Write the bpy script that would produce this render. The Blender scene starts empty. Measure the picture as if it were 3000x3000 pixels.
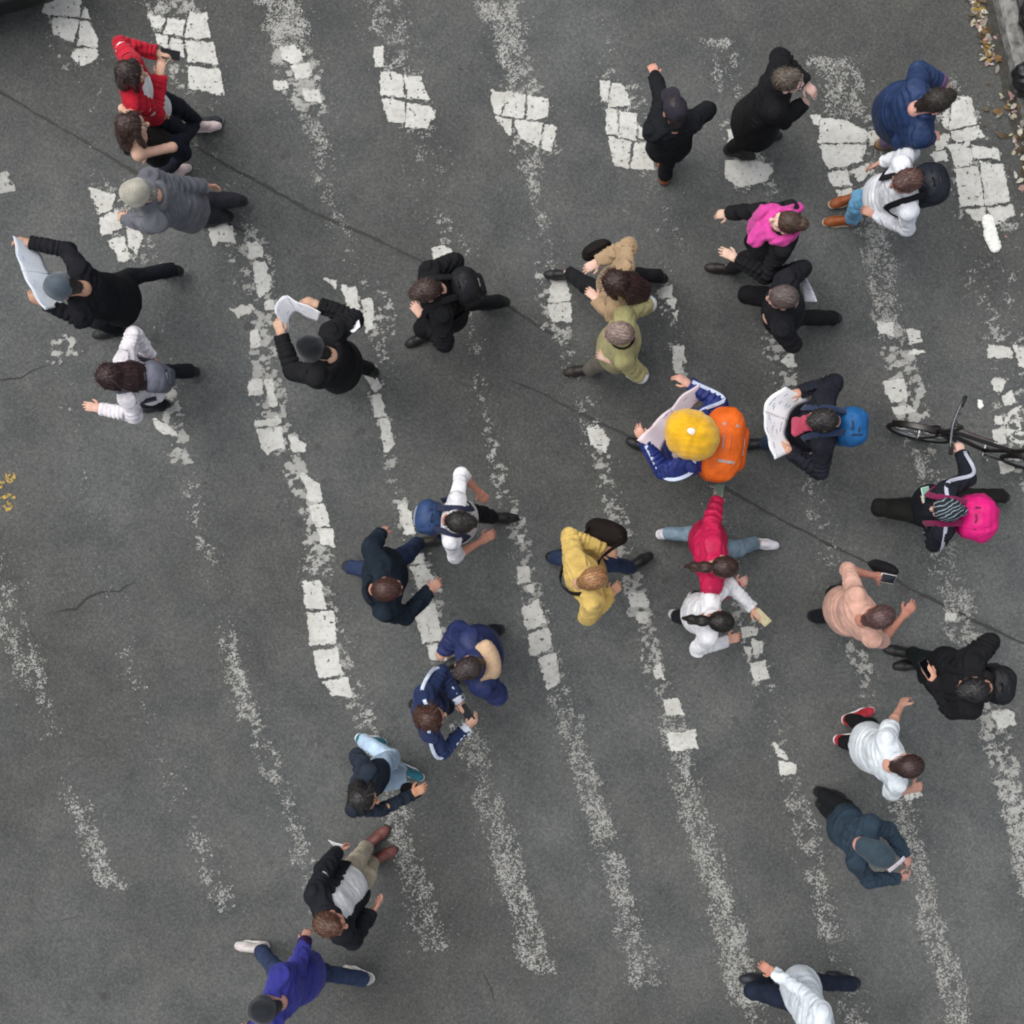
import bpy, math, random
import numpy as np
from mathutils import Matrix, Vector

# ------------------------------------------------------------------ scene, camera, light
scn = bpy.context.scene
col = scn.collection
CAM_H = 11.0
PPM = 345.0                      # photograph pixels (of 3000) per metre on the ground

cam_d = bpy.data.cameras.new('camera')
cam_d.sensor_width = 36.0
cam_d.lens = 36.0 * CAM_H * PPM / 3000.0
cam_d.clip_start = 0.1
cam_d.clip_end = 600.0
cam = bpy.data.objects.new('camera', cam_d)
cam.location = (0, 0, CAM_H)
col.objects.link(cam)
scn.camera = cam

SUN_EL, SUN_AZ = 62.0, 150.0     # azimuth: degrees counter-clockwise from image right
world = bpy.data.worlds.new('World')
scn.world = world
world.use_nodes = True
wn, wl = world.node_tree.nodes, world.node_tree.links
bg = wn['Background']
sky = wn.new('ShaderNodeTexSky')
sky.sky_type = 'NISHITA'
sky.sun_disc = False
sky.sun_elevation = math.radians(SUN_EL)
sky.sun_rotation = math.radians(90 - SUN_AZ)
sky.air_density = 1.0
sky.dust_density = 4.0
sky.ozone_density = 1.0
hs = wn.new('ShaderNodeHueSaturation')
hs.inputs['Saturation'].default_value = 0.28     # cloud cover: the blue of the clear sky is mostly gone
wl.new(sky.outputs[0], hs.inputs['Color'])
wl.new(hs.outputs[0], bg.inputs['Color'])
bg.inputs['Strength'].default_value = 0.145

sun_d = bpy.data.lights.new('sun', 'SUN')
sun_d.energy = 0.75
sun_d.angle = math.radians(50)
sun_d.color = (1.0, 0.965, 0.91)
sun = bpy.data.objects.new('sun', sun_d)
ce, se = math.cos(math.radians(SUN_EL)), math.sin(math.radians(SUN_EL))
sdir = Vector((ce * math.cos(math.radians(SUN_AZ)), ce * math.sin(math.radians(SUN_AZ)), se))
sun.rotation_euler = sdir.to_track_quat('Z', 'Y').to_euler()
sun.location = sdir * 40
col.objects.link(sun)

scn.view_settings.view_transform = 'Standard'
scn.view_settings.look = 'None'
scn.view_settings.gamma = 1.0
scn.view_settings.exposure = 0.48
scn.render.engine = 'CYCLES'
scn.cycles.filter_width = 2.0
scn.cycles.use_denoising = True
scn.cycles.max_bounces = 5

random.seed(7)
rng = np.random.default_rng(11)
f32 = np.float32


def W(px, py, z=0.0):
    k = (CAM_H - z) / CAM_H / PPM
    return np.array([(px - 1500.0) * k, (1500.0 - py) * k, z])


def hexlin(h):
    h = h.lstrip('#')
    out = []
    for i in (0, 2, 4):
        c = int(h[i:i + 2], 16) / 255.0
        out.append(c / 12.92 if c <= 0.04045 else ((c + 0.055) / 1.055) ** 2.4)
    return tuple(out)


# ------------------------------------------------------------------ objects
def link(name, data, parent=None, loc=None):
    o = bpy.data.objects.new(name, data)
    col.objects.link(o)
    if parent is not None:
        o.parent = parent
    if loc is not None:
        o.location = [float(c) for c in loc]
    return o


def mesh_from(name, verts, faces, mat=None, smooth=True, uvs=None):
    """faces: array (n,4) / (n,3) or list of lists"""
    me = bpy.data.meshes.new(name)
    verts = np.asarray(verts, dtype=np.float32)
    if isinstance(faces, np.ndarray):
        n, k = faces.shape
        me.vertices.add(len(verts))
        me.vertices.foreach_set('co', verts.ravel())
        me.loops.add(n * k)
        me.loops.foreach_set('vertex_index', faces.astype(np.int32).ravel())
        me.polygons.add(n)
        me.polygons.foreach_set('loop_start', np.arange(0, n * k, k, dtype=np.int32))
        me.update(calc_edges=True)
    else:
        me.from_pydata([tuple(map(float, v)) for v in verts], [], [list(map(int, f)) for f in faces])
        me.update()
    me.polygons.foreach_set('use_smooth', np.full(len(me.polygons), smooth, dtype=bool))
    if uvs is not None:
        uvl = me.uv_layers.new(name='UVMap')
        li = np.zeros(len(me.loops), dtype=np.int32)
        me.loops.foreach_get('vertex_index', li)
        uvl.data.foreach_set('uv', np.asarray(uvs, dtype=np.float32)[li].ravel())
    if mat is not None:
        me.materials.append(mat)
    return me


def tag(o, label=None, cat=None, group=None, kind=None):
    if label: o['label'] = label
    if cat: o['category'] = cat
    if group: o['group'] = group
    if kind: o['kind'] = kind
    return o


# ------------------------------------------------------------------ materials
MATS = {}


class NT:
    def __init__(self, name):
        self.m = bpy.data.materials.new(name)
        self.m.use_nodes = True
        self.n = self.m.node_tree.nodes
        self.l = self.m.node_tree.links
        self.b = self.n['Principled BSDF']
        self.tc = self.n.new('ShaderNodeTexCoord')

    def noise(self, scale, detail=3, rough=0.55, vec=None, dist=0.0):
        t = self.n.new('ShaderNodeTexNoise')
        t.inputs['Scale'].default_value = scale
        t.inputs['Detail'].default_value = detail
        t.inputs['Roughness'].default_value = rough
        t.inputs['Distortion'].default_value = dist
        self.l.new(vec or self.tc.outputs['Object'], t.inputs['Vector'])
        return t.outputs['Fac']

    def ramp(self, fac, stops):
        r = self.n.new('ShaderNodeValToRGB')
        e = r.color_ramp.elements
        while len(e) > 1:
            e.remove(e[-1])
        e[0].position, e[0].color = stops[0][0], (*stops[0][1], 1)
        for p, c in stops[1:]:
            x = e.new(p)
            x.color = (*c, 1)
        self.l.new(fac, r.inputs['Fac'])
        return r.outputs['Color']

    def mix(self, fac, a, b, mode='MIX'):
        m = self.n.new('ShaderNodeMix')
        m.data_type = 'RGBA'
        m.blend_type = mode
        for v, s in ((fac, m.inputs[0]), (a, m.inputs[6]), (b, m.inputs[7])):
            if hasattr(v, 'is_linked'):
                self.l.new(v, s)
            elif isinstance(v, (int, float)):
                s.default_value = v
            else:
                s.default_value = (*v, 1)
        return m.outputs[2]

    def mapping(self, scale=(1, 1, 1), rot=(0, 0, 0), src='Object'):
        m = self.n.new('ShaderNodeMapping')
        m.inputs['Scale'].default_value = scale
        m.inputs['Rotation'].default_value = rot
        self.l.new(self.tc.outputs[src], m.inputs['Vector'])
        return m.outputs['Vector']

    def bump(self, h, strength=0.3, dist=0.01):
        b = self.n.new('ShaderNodeBump')
        b.inputs['Strength'].default_value = strength
        b.inputs['Distance'].default_value = dist
        self.l.new(h, b.inputs['Height'])
        self.l.new(b.outputs[0], self.b.inputs['Normal'])

    def set(self, **k):
        for key, v in k.items():
            s = self.b.inputs[key.replace('_', ' ')]
            if hasattr(v, 'is_linked'):
                self.l.new(v, s)
            else:
                s.default_value = v


def fabric(hexcol, kind='cloth'):
    key = (hexcol, kind)
    if key in MATS:
        return MATS[key]
    c = np.array(hexlin(hexcol))
    t = NT(kind + '_' + hexcol.strip('#'))
    c = c * (0.8 if c.max() < 0.03 else 0.7 if c.max() < 0.06 else 0.92)
    lo, hi = tuple(c * 0.72), tuple(np.minimum(c * 1.18 + 0.002, 0.86))
    n1 = t.noise(9.0, 4)
    base = t.ramp(n1, [(0.3, lo), (0.7, hi)])
    if kind == 'denim':
        g_ = float(c.mean()); cd = c * 0.72 + g_ * 0.28
        base = t.ramp(n1, [(0.3, tuple(cd * 0.6)), (0.7, tuple(cd))]); c = cd
        n2 = t.noise(24.0, 5, 0.7)
        base = t.mix(t.ramp(n2, [(0.45, (0, 0, 0)), (0.75, (0.55, 0.55, 0.55))]), base, tuple(np.minimum(c * 1.35 + 0.012, 0.8)))
        t.set(Base_Color=base, Roughness=0.9)
    elif kind == 'knit':
        wv = t.n.new('ShaderNodeTexWave')
        wv.inputs['Scale'].default_value = 42
        wv.inputs['Distortion'].default_value = 2.5
        wv.bands_direction = 'Z'
        t.l.new(t.tc.outputs['Object'], wv.inputs['Vector'])
        base = t.mix(t.ramp(wv.outputs['Fac'], [(0.2, (0, 0, 0)), (0.8, (0.35, 0.35, 0.35))]), base, tuple(c * 0.6))
        t.set(Base_Color=base, Roughness=0.95)
        t.bump(wv.outputs['Fac'], 0.4, 0.004)
        t.b.inputs['Sheen Weight'].default_value = 0.3
        t.b.inputs['Specular IOR Level'].default_value = 0.1
        MATS[key] = t.m
        return t.m
    elif kind == 'nylon':
        t.set(Base_Color=base, Roughness=0.5)
    else:
        t.set(Base_Color=base, Roughness=0.88)
        t.b.inputs['Sheen Weight'].default_value = 0.1 if c.max() > 0.06 else 0.0
    fold = t.noise(13, 3, 0.5, t.mapping((1, 1, 0.55)), 2.2)
    weave = t.noise(240, 2, 0.6)
    ad = t.n.new('ShaderNodeMath'); ad.operation = 'MULTIPLY_ADD'
    t.l.new(weave, ad.inputs[0]); ad.inputs[1].default_value = 0.07
    t.l.new(fold, ad.inputs[2])
    t.bump(ad.outputs[0], 0.4, 0.02)
    t.b.inputs['Specular IOR Level'].default_value = 0.25
    MATS[key] = t.m
    return t.m


def hairmat(hexcol):
    key = (hexcol, 'hair')
    if key in MATS:
        return MATS[key]
    c = np.array(hexlin(hexcol))
    t = NT('hair_' + hexcol.strip('#'))
    v = t.mapping((26, 95, 30), (0, 0, 0.4))
    n = t.noise(1.0, 4, 0.7, v, 0.6)
    base = t.ramp(n, [(0.3, tuple(c * 0.35)), (0.5, tuple(c)), (0.72, tuple(c * 2.4 + 0.012))])
    t.set(Base_Color=base, Roughness=0.42)
    t.bump(n, 0.7, 0.006)
    t.b.inputs['Specular IOR Level'].default_value = 0.45
    MATS[key] = t.m
    return t.m


def skinmat(hexcol):
    key = (hexcol, 'skin')
    if key in MATS:
        return MATS[key]
    c = np.array(hexlin(hexcol))
    t = NT('skin_' + hexcol.strip('#'))
    n = t.noise(16, 4)
    c = c * 0.8 + np.array([.1, .085, .075])
    base = t.ramp(n, [(0.3, tuple(c * np.array([0.94, 0.84, 0.8]))), (0.65, tuple(c))])
    t.set(Base_Color=base, Roughness=0.55)
    t.b.inputs['Subsurface Weight'].default_value = 0.08
    t.b.inputs['Subsurface Radius'].default_value = (0.012, 0.005, 0.003)
    MATS[key] = t.m
    return t.m


def plain(hexcol, rough=0.5, metal=0.0, name='plain'):
    key = (hexcol, rough, metal, name)
    if key in MATS:
        return MATS[key]
    c = np.array(hexlin(hexcol))
    t = NT(name + '_' + hexcol.strip('#'))
    n = t.noise(30, 3)
    t.set(Base_Color=t.ramp(n, [(0.3, tuple(c * 0.85)), (0.7, tuple(np.minimum(c * 1.1, 0.95)))]), Roughness=rough, Metallic=metal)
    MATS[key] = t.m
    return t.m


def asphalt_mat():
    t = NT('asphalt')
    big = t.noise(0.35, 3, 0.5)
    mid = t.noise(2.2, 4, 0.6, dist=0.4)
    rv = t.mapping((1, 1, 1), (0.5, 0.37, 0.63))
    fine = t.noise(44, 5, 0.8, rv)
    grit = t.noise(90, 3, 0.8, rv, 0.3)
    vor = t.n.new('ShaderNodeTexVoronoi')
    vor.inputs['Scale'].default_value = 85
    t.l.new(t.tc.outputs['Object'], vor.inputs['Vector'])
    base = t.ramp(fine, [(0.28, (0.050, 0.052, 0.0512)), (0.5, (0.093, 0.0958, 0.0945)), (0.72, (0.162, 0.166, 0.162))])
    base = t.mix(0.75, base, t.ramp(mid, [(0.3, (0.68, 0.71, 0.73)), (0.7, (1.22, 1.21, 1.16))]), 'MULTIPLY')
    base = t.mix(0.8, base, t.ramp(big, [(0.35, (0.68, 0.665, 0.63)), (0.65, (1.15, 1.165, 1.175))]), 'MULTIPLY')
    # pale chippings at the surface and dark pits between them
    chips = t.ramp(grit, [(0.64, (0, 0, 0)), (0.74, (0.75, 0.75, 0.75))])
    base = t.mix(chips, base, (0.27, 0.275, 0.27))
    pits = t.ramp(grit, [(0.26, (0.7, 0.7, 0.7)), (0.36, (0, 0, 0))])
    base = t.mix(pits, base, (0.036, 0.036, 0.034))
    # old stains and drips
    st = t.noise(6.5, 2, 0.4)
    base = t.mix(t.ramp(st, [(0.67, (0, 0, 0)), (0.74, (0.6, 0.6, 0.6))]), base, (0.058, 0.057, 0.054))
    for sc_, rad_, colr_ in ((3.1, 0.055, (0.04, 0.04, 0.038)), (2.3, 0.03, (0.2, 0.2, 0.19)), (1.1, 0.05, (0.045, 0.042, 0.038))):
        vo = t.n.new('ShaderNodeTexVoronoi')
        vo.inputs['Scale'].default_value = sc_
        wn_ = t.n.new('ShaderNodeMix'); wn_.data_type = 'VECTOR'; wn_.inputs[0].default_value = 0.04
        nz = t.n.new('ShaderNodeTexNoise'); nz.inputs['Scale'].default_value = 14
        t.l.new(t.tc.outputs['Object'], nz.inputs['Vector'])
        t.l.new(t.tc.outputs['Object'], wn_.inputs[4]); t.l.new(nz.outputs['Color'], wn_.inputs[5])
        t.l.new(wn_.outputs[1], vo.inputs['Vector'])
        base = t.mix(t.ramp(vo.outputs['Distance'], [(rad_ * 0.55, (0.55, 0.55, 0.55)), (rad_ * 1.1, (0, 0, 0))]), base, colr_)
    t.set(Base_Color=base, Roughness=0.9)
    t.b.inputs['Specular IOR Level'].default_value = 0.25
    t.bump(fine, 0.5, 0.006)
    return t.m


def paint_mat(name, c0=0.60):
    t = NT(name)
    n = t.noise(26, 5, 0.7)
    g = t.noise(5.5, 3, 0.6)
    base = t.ramp(n, [(0.28, (c0 * 0.6, c0 * 0.6, c0 * 0.55)), (0.46, (c0, c0 * 0.995, c0 * 0.93)), (0.75, (c0 * 1.12, c0 * 1.12, c0 * 1.07))])
    base = t.mix(0.7, base, t.ramp(g, [(0.35, (0.78, 0.77, 0.74)), (0.62, (1.04, 1.04, 1.04))]), 'MULTIPLY')
    t.set(Base_Color=base, Roughness=0.75)
    t.bump(n, 0.3, 0.003)
    return t.m


def news_mat(tint='#e9e9ea', pic='#6d7480', seed=0):
    key = (tint, pic, seed, 'news')
    if key in MATS:
        return MATS[key]
    t = NT('printed_paper')
    c = hexlin(tint)
    mp = t.n.new('ShaderNodeMapping')
    mp.inputs['Location'].default_value = (seed * 1.37, seed * 0.71, 0)
    t.l.new(t.tc.outputs['UV'], mp.inputs['Vector'])
    br = t.n.new('ShaderNodeTexBrick')          # lines of print
    br.inputs['Scale'].default_value = 26
    br.inputs['Color1'].default_value = (0.25, 0.25, 0.26, 1)
    br.inputs['Color2'].default_value = (0.45, 0.45, 0.46, 1)
    br.inputs['Mortar'].default_value = (*c, 1)
    br.inputs['Mortar Size'].default_value = 0.028
    br.inputs['Brick Width'].default_value = 1.6
    br.inputs['Row Height'].default_value = 0.16
    t.l.new(mp.outputs[0], br.inputs['Vector'])
    b2 = t.n.new('ShaderNodeTexBrick')          # pictures and panels
    b2.inputs['Scale'].default_value = 4.2
    b2.inputs['Color1'].default_value = (0, 0, 0, 1)
    b2.inputs['Color2'].default_value = (1, 1, 1, 1)
    b2.inputs['Mortar'].default_value = (0, 0, 0, 1)
    b2.inputs['Mortar Size'].default_value = 0.04
    b2.inputs['Bias'].default_value = -0.35
    t.l.new(mp.outputs[0], b2.inputs['Vector'])
    pn = t.noise(9, 4, 0.6, mp.outputs[0])
    picc = t.ramp(pn, [(0.3, tuple(np.array(hexlin(pic)) * 0.5)), (0.7, hexlin(pic))])
    lines = t.mix(0.36, c, br.outputs['Color'])
    b3 = t.ramp(b2.outputs['Color'], [(0.55, (0, 0, 0)), (0.6, (0.8, 0.8, 0.8))])
    t.set(Base_Color=t.mix(b3, lines, picc), Roughness=0.7)
    MATS[key] = t.m
    return t.m


M_ASPHALT = asphalt_mat()
M_PAINT = paint_mat('road_paint', 0.53)
M_PAINT_THIN = paint_mat('worn_road_paint', 0.34)

# ------------------------------------------------------------------ numpy noise
def _hash(ix, iy, seed):
    n = (ix.astype(np.int64) * 374761393 + iy.astype(np.int64) * 668265263 + seed * 1274126177) & 0xFFFFFFFF
    n = ((n ^ (n >> 13)) * 1274126177) & 0xFFFFFFFF
    n = n ^ (n >> 16)
    return (n & 0xFFFF) / 65535.0


def vnoise(x, y, seed=0):
    x0, y0 = np.floor(x), np.floor(y)
    fx, fy = x - x0, y - y0
    fx = fx * fx * (3 - 2 * fx)
    fy = fy * fy * (3 - 2 * fy)
    a = _hash(x0, y0, seed); b = _hash(x0 + 1, y0, seed)
    c = _hash(x0, y0 + 1, seed); d = _hash(x0 + 1, y0 + 1, seed)
    return (a * (1 - fx) + b * fx) * (1 - fy) + (c * (1 - fx) + d * fx) * fy


def fbm(x, y, seed=0, octv=3):
    s = 0; a = 1; tot = 0
    for i in range(octv):
        s = s + a * vnoise(x * 2 ** i, y * 2 ** i, seed + i * 17)
        tot += a
        a *= 0.55
    return s / tot


# ------------------------------------------------------------------ the setting: road
R = 150.0
me = mesh_from('road', [(-R, -R, 0), (R, -R, 0), (R, R, 0), (-R, R, 0)], [[0, 1, 2, 3]], M_ASPHALT, smooth=False)
road = tag(link('road', me), 'grey worn asphalt road under the whole crowd', kind='structure')


def cells_mesh(name, mask, x0, y0, cell, z, mat, thick=0.0):
    """quads for every true cell of mask[row, column] laid out in photograph ground pixels"""
    r, c = np.nonzero(mask)
    if len(r) == 0:
        return None
    nc = mask.shape[1] + 1
    ids = np.stack([r * nc + c, (r + 1) * nc + c, (r + 1) * nc + c + 1, r * nc + c + 1], 1)
    uq, inv = np.unique(ids.ravel(), return_inverse=True)
    vr, vc = uq // nc, uq % nc
    jx = (_hash(vc, vr, 5) - 0.5) * 0.7
    jy = (_hash(vc, vr, 9) - 0.5) * 0.7
    px = x0 + (vc + jx) * cell
    py = y0 + (vr + jy) * cell
    V = np.stack([(px - 1500) / PPM, (1500 - py) / PPM, np.full(len(px), z)], 1)
    F = inv.reshape(-1, 4)
    if thick > 0:
        e = np.concatenate([F[:, [0, 1]], F[:, [1, 2]], F[:, [2, 3]], F[:, [3, 0]]])
        key = np.sort(e, 1)
        _, first, cnt = np.unique(key[:, 0].astype(np.int64) * (len(V) + 1) + key[:, 1], return_index=True, return_counts=True)
        be = e[first[cnt == 1]]
        low = V.copy(); low[:, 2] = z - thick
        n = len(V)
        V = np.concatenate([V, low])
        side = np.stack([be[:, 1], be[:, 0], be[:, 0] + n, be[:, 1] + n], 1)
        F = np.concatenate([F, side])
    return mesh_from(name, V, F, mat, smooth=False)


KY = [-400, 0, 200, 700, 1250, 1800, 2300]
KA = [5, 115, 170, 298, 440, 635, 812]
KB = [209, 205, 204, 201, 199, 191, 183]


def stripe_x(k, y):        # all in 1932-wide display pixels
    return np.interp(y, KY, KA) + np.interp(y, KY, KB) * k


# (y, density, lateral centre, half width, grain)   grain 0 = fine speckle, 1 = broken flakes
DENS = {
    -2: [(1000, 0, 0, 45, 0), (1130, .22, 0, 40, 0), (1250, .36, 6, 40, .2), (1300, .25, 10, 40, .2), (1340, .04, 0, 40, 0), (1480, .04, 0, 40, 0), (1530, .36, 0, 38, .2), (1640, .45, 2, 38, .2), (1672, .45, 2, 40, .2), (1680, 0, 0, 40, 0)],
    -1: [(320, 0, -5, 30, 1), (335, .9, -5, 30, 1), (360, .8, -5, 25, 1), (366, 0, 0, 30, 1), (630, 0, 40, 25, 1), (645, .38, 38, 30, 1), (680, .35, 30, 30, 1), (690, 0, 30, 30, 1), (830, .05, 10, 20, .5), (900, .16, 10, 14, .3), (1000, .1, 10, 14, .2), (1250, .1, 0, 20, .2), (1400, .14, 0, 26, .2), (1550, .16, 5, 34, .2), (1600, .32, 6, 40, .2), (1715, .34, 10, 44, .2), (1725, 0, 0, 40, 0)],
    0: [(-300, .5, 0, 50, .5), (0, .3, 0, 50, .6), (125, .2, 0, 45, .6), (140, .02, 0, 45, .3), (330, .03, 0, 45, .5), (350, .22, 10, 40, .8), (495, .2, 25, 40, .8), (510, .02, 20, 40, .5), (690, .05, 12, 30, .6), (740, .45, 6, 24, 1), (870, .5, 0, 22, 1), (885, .08, 0, 22, .6), (950, .26, 0, 20, .6), (1060, .3, 5, 20, .6), (1075, .08, 5, 20, .4), (1170, .12, 0, 24, .4), (1200, .36, 0, 26, .6), (1290, .4, 0, 30, .4), (1400, .34, 0, 32, .3), (1520, .4, 5, 34, .2), (1720, .42, 0, 34, .2), (1735, 0, 0, 30, 0)],
    1: [(-300, .5, 0, 50, .5), (0, .55, 0, 55, .6), (60, .3, 0, 55, .7), (175, .25, 10, 50, .7), (185, .05, 0, 50, .2), (300, .05, 0, 50, .2), (400, .08, 10, 40, .4), (440, .3, 20, 45, .8), (580, .3, 30, 35, .9), (620, .45, 15, 28, 1), (700, .5, 0, 30, 1), (830, .5, 0, 32, 1), (900, .5, 15, 26, 1), (1010, .55, 18, 24, 1), (1060, .4, 10, 30, .7), (1100, .3, 0, 30, .7), (1310, .4, 10, 30, .7), (1390, .42, 15, 30, .4), (1540, .28, 15, 40, .1), (1600, .4, 5, 44, .1), (1785, .46, 0, 46, .1), (1800, 0, 0, 46, 0)],
    2: [(-300, .6, 0, 50, .3), (0, .72, 0, 42, .1), (78, .76, 0, 44, .1), (95, .55, 0, 48, .7), (205, .62, 5, 46, .8), (225, .5, 5, 34, .3), (300, .36, 5, 26, .2), (400, .34, 2, 20, .2), (430, .14, 5, 26, .3), (520, .12, 0, 30, .4), (560, .35, 40, 40, .9), (620, .3, 40, 34, .9), (650, .12, 40, 30, .8), (730, .35, 5, 18, 1), (860, .4, -5, 16, 1), (900, .15, -8, 16, .8), (960, .4, -5, 22, .9), (1050, .35, 2, 26, .9), (1250, .3, 0, 28, .8), (1300, .3, 0, 30, .3), (1400, .42, 0, 36, .1), (1550, .5, 0, 40, .1), (1700, .56, -6, 44, .1), (1825, .58, -10, 46, .1), (1840, 0, 0, 46, 0)],
    3: [(-300, .5, 0, 50, .3), (0, .34, -5, 40, .1), (75, .3, -10, 40, .1), (100, .2, -10, 46, .6), (235, .2, 0, 46, .6), (260, .16, 0, 34, .2), (400, .16, 0, 30, .2), (460, .2, 10, 30, .8), (500, .3, 10, 30, .9), (520, .1, 0, 30, .5), (660, .2, 0, 20, .6), (800, .32, -8, 18, .8), (900, .36, -5, 18, .9), (960, .34, -5, 22, .9), (1060, .4, 0, 24, .9), (1300, .42, 2, 28, .6), (1380, .44, 0, 34, .2), (1480, .5, 0, 38, .2), (1540, .62, 0, 40, .2), (1600, .42, -5, 40, .2), (1690, .6, 0, 38, .2), (1730, .46, 0, 44, .1), (1855, .44, 0, 44, .1), (1870, 0, 0, 44, 0)],
    4: [(0, 0, 0, 50, 0), (8, .72, 0, 44, 0), (60, .55, 5, 38, .1), (140, .5, 5, 36, .2), (160, .25, 5, 50, .7), (285, .3, 5, 50, .7), (300, .4, -2, 30, .2), (440, .3, -20, 22, .1), (470, .06, -20, 30, .2), (520, .4, -30, 28, 1), (620, .42, -30, 28, 1), (650, .16, -25, 24, .6), (780, .2, -15, 24, .6), (850, .4, -12, 24, .9), (900, .3, -10, 22, .8), (1020, .45, -5, 22, .9), (1160, .5, -5, 24, .9), (1260, .48, -4, 26, .8), (1330, .55, -4, 30, .3), (1400, .68, -5, 36, .3), (1450, .52, -5, 38, .1), (1600, .6, -10, 42, .1), (1660, .68, -10, 42, .1), (1800, .56, -12, 44, .1), (1890, .6, -12, 46, .1), (1905, .1, -12, 46, .1), (2300, .1, 0, 40, 0)],
    5: [(0, 0, 0, 40, 0), (50, .1, -20, 36, .4), (140, .16, -25, 36, .5), (155, .2, -10, 48, .8), (320, .2, 0, 48, .8), (335, .14, 0, 40, .2), (500, .05, 0, 40, .2), (540, .35, -18, 16, 1), (720, .45, -18, 16, 1), (735, .1, -15, 20, .5), (1050, .1, -10, 24, .5), (1160, .4, -8, 26, 1), (1290, .4, -8, 26, 1), (1310, .05, 0, 26, .6), (1390, .15, -6, 26, .8), (1460, .3, -4, 28, .8), (1480, .26, -4, 34, .1), (1760, .3, -10, 38, .1), (1800, .1, -10, 40, .1), (1932, .34, -14, 44, .1), (2300, .2, 0, 40, 0)],
    6: [(70, 0, -15, 45, 0), (78, .7, -15, 40, 0), (92, .3, -18, 36, .1), (220, .3, -10, 30, .2), (235, .3, -5, 48, .8), (350, .25, 0, 48, .8), (370, .06, 0, 40, .3), (600, .1, -20, 30, .5), (640, .4, -26, 28, .9), (730, .4, -28, 28, .9), (780, .25, -20, 24, .7), (1000, .28, -20, 26, .6), (1060, .18, -16, 26, .6), (1200, .3, -12, 24, .8), (1310, .34, -12, 26, .8), (1340, .06, -10, 26, .5), (1460, .3, -5, 36, .8), (1500, .45, 0, 38, .3), (1560, .5, -5, 36, 0), (1932, .58, -6, 38, 0), (2300, .5, 0, 40, 0)],
    7: [(105, 0, -15, 50, 0), (112, .7, -20, 44, .1), (128, .42, -10, 46, 0), (210, .4, -5, 46, 0), (225, .2, 0, 54, .8), (375, .3, 5, 54, .7), (400, .55, 0, 40, .1), (500, .6, -5, 32, .1), (600, .5, -10, 30, .3), (650, .5, -5, 36, .9), (790, .5, -5, 36, .9), (820, .4, -5, 34, .4), (950, .45, 0, 34, .5), (990, .06, 0, 36, .3), (1050, .3, 0, 36, .2), (1130, .38, 0, 38, .2), (1200, .4, -5, 40, .7), (1230, .06, 0, 40, .4), (1320, .5, 10, 40, .7), (1480, .62, 14, 40, .7), (1600, .6, 10, 38, .2), (1760, .5, 5, 38, .1), (2300, .4, 0, 40, 0)],
    8: [(140, 0, 0, 50, 0), (150, .4, -10, 30, .2), (180, .3, -5, 45, .5), (300, .25, 10, 60, .8), (430, .25, 20, 60, .8), (445, .03, 10, 60, .5), (540, .1, 0, 50, .8), (640, .15, 0, 40, .9), (760, .2, -10, 40, .9), (830, .35, 0, 40, .9), (880, .4, 0, 40, .9), (1000, .4, 10, 40, .7), (1100, .3, 10, 40, .4), (2300, .3, 0, 40, .3)],
}

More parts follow.
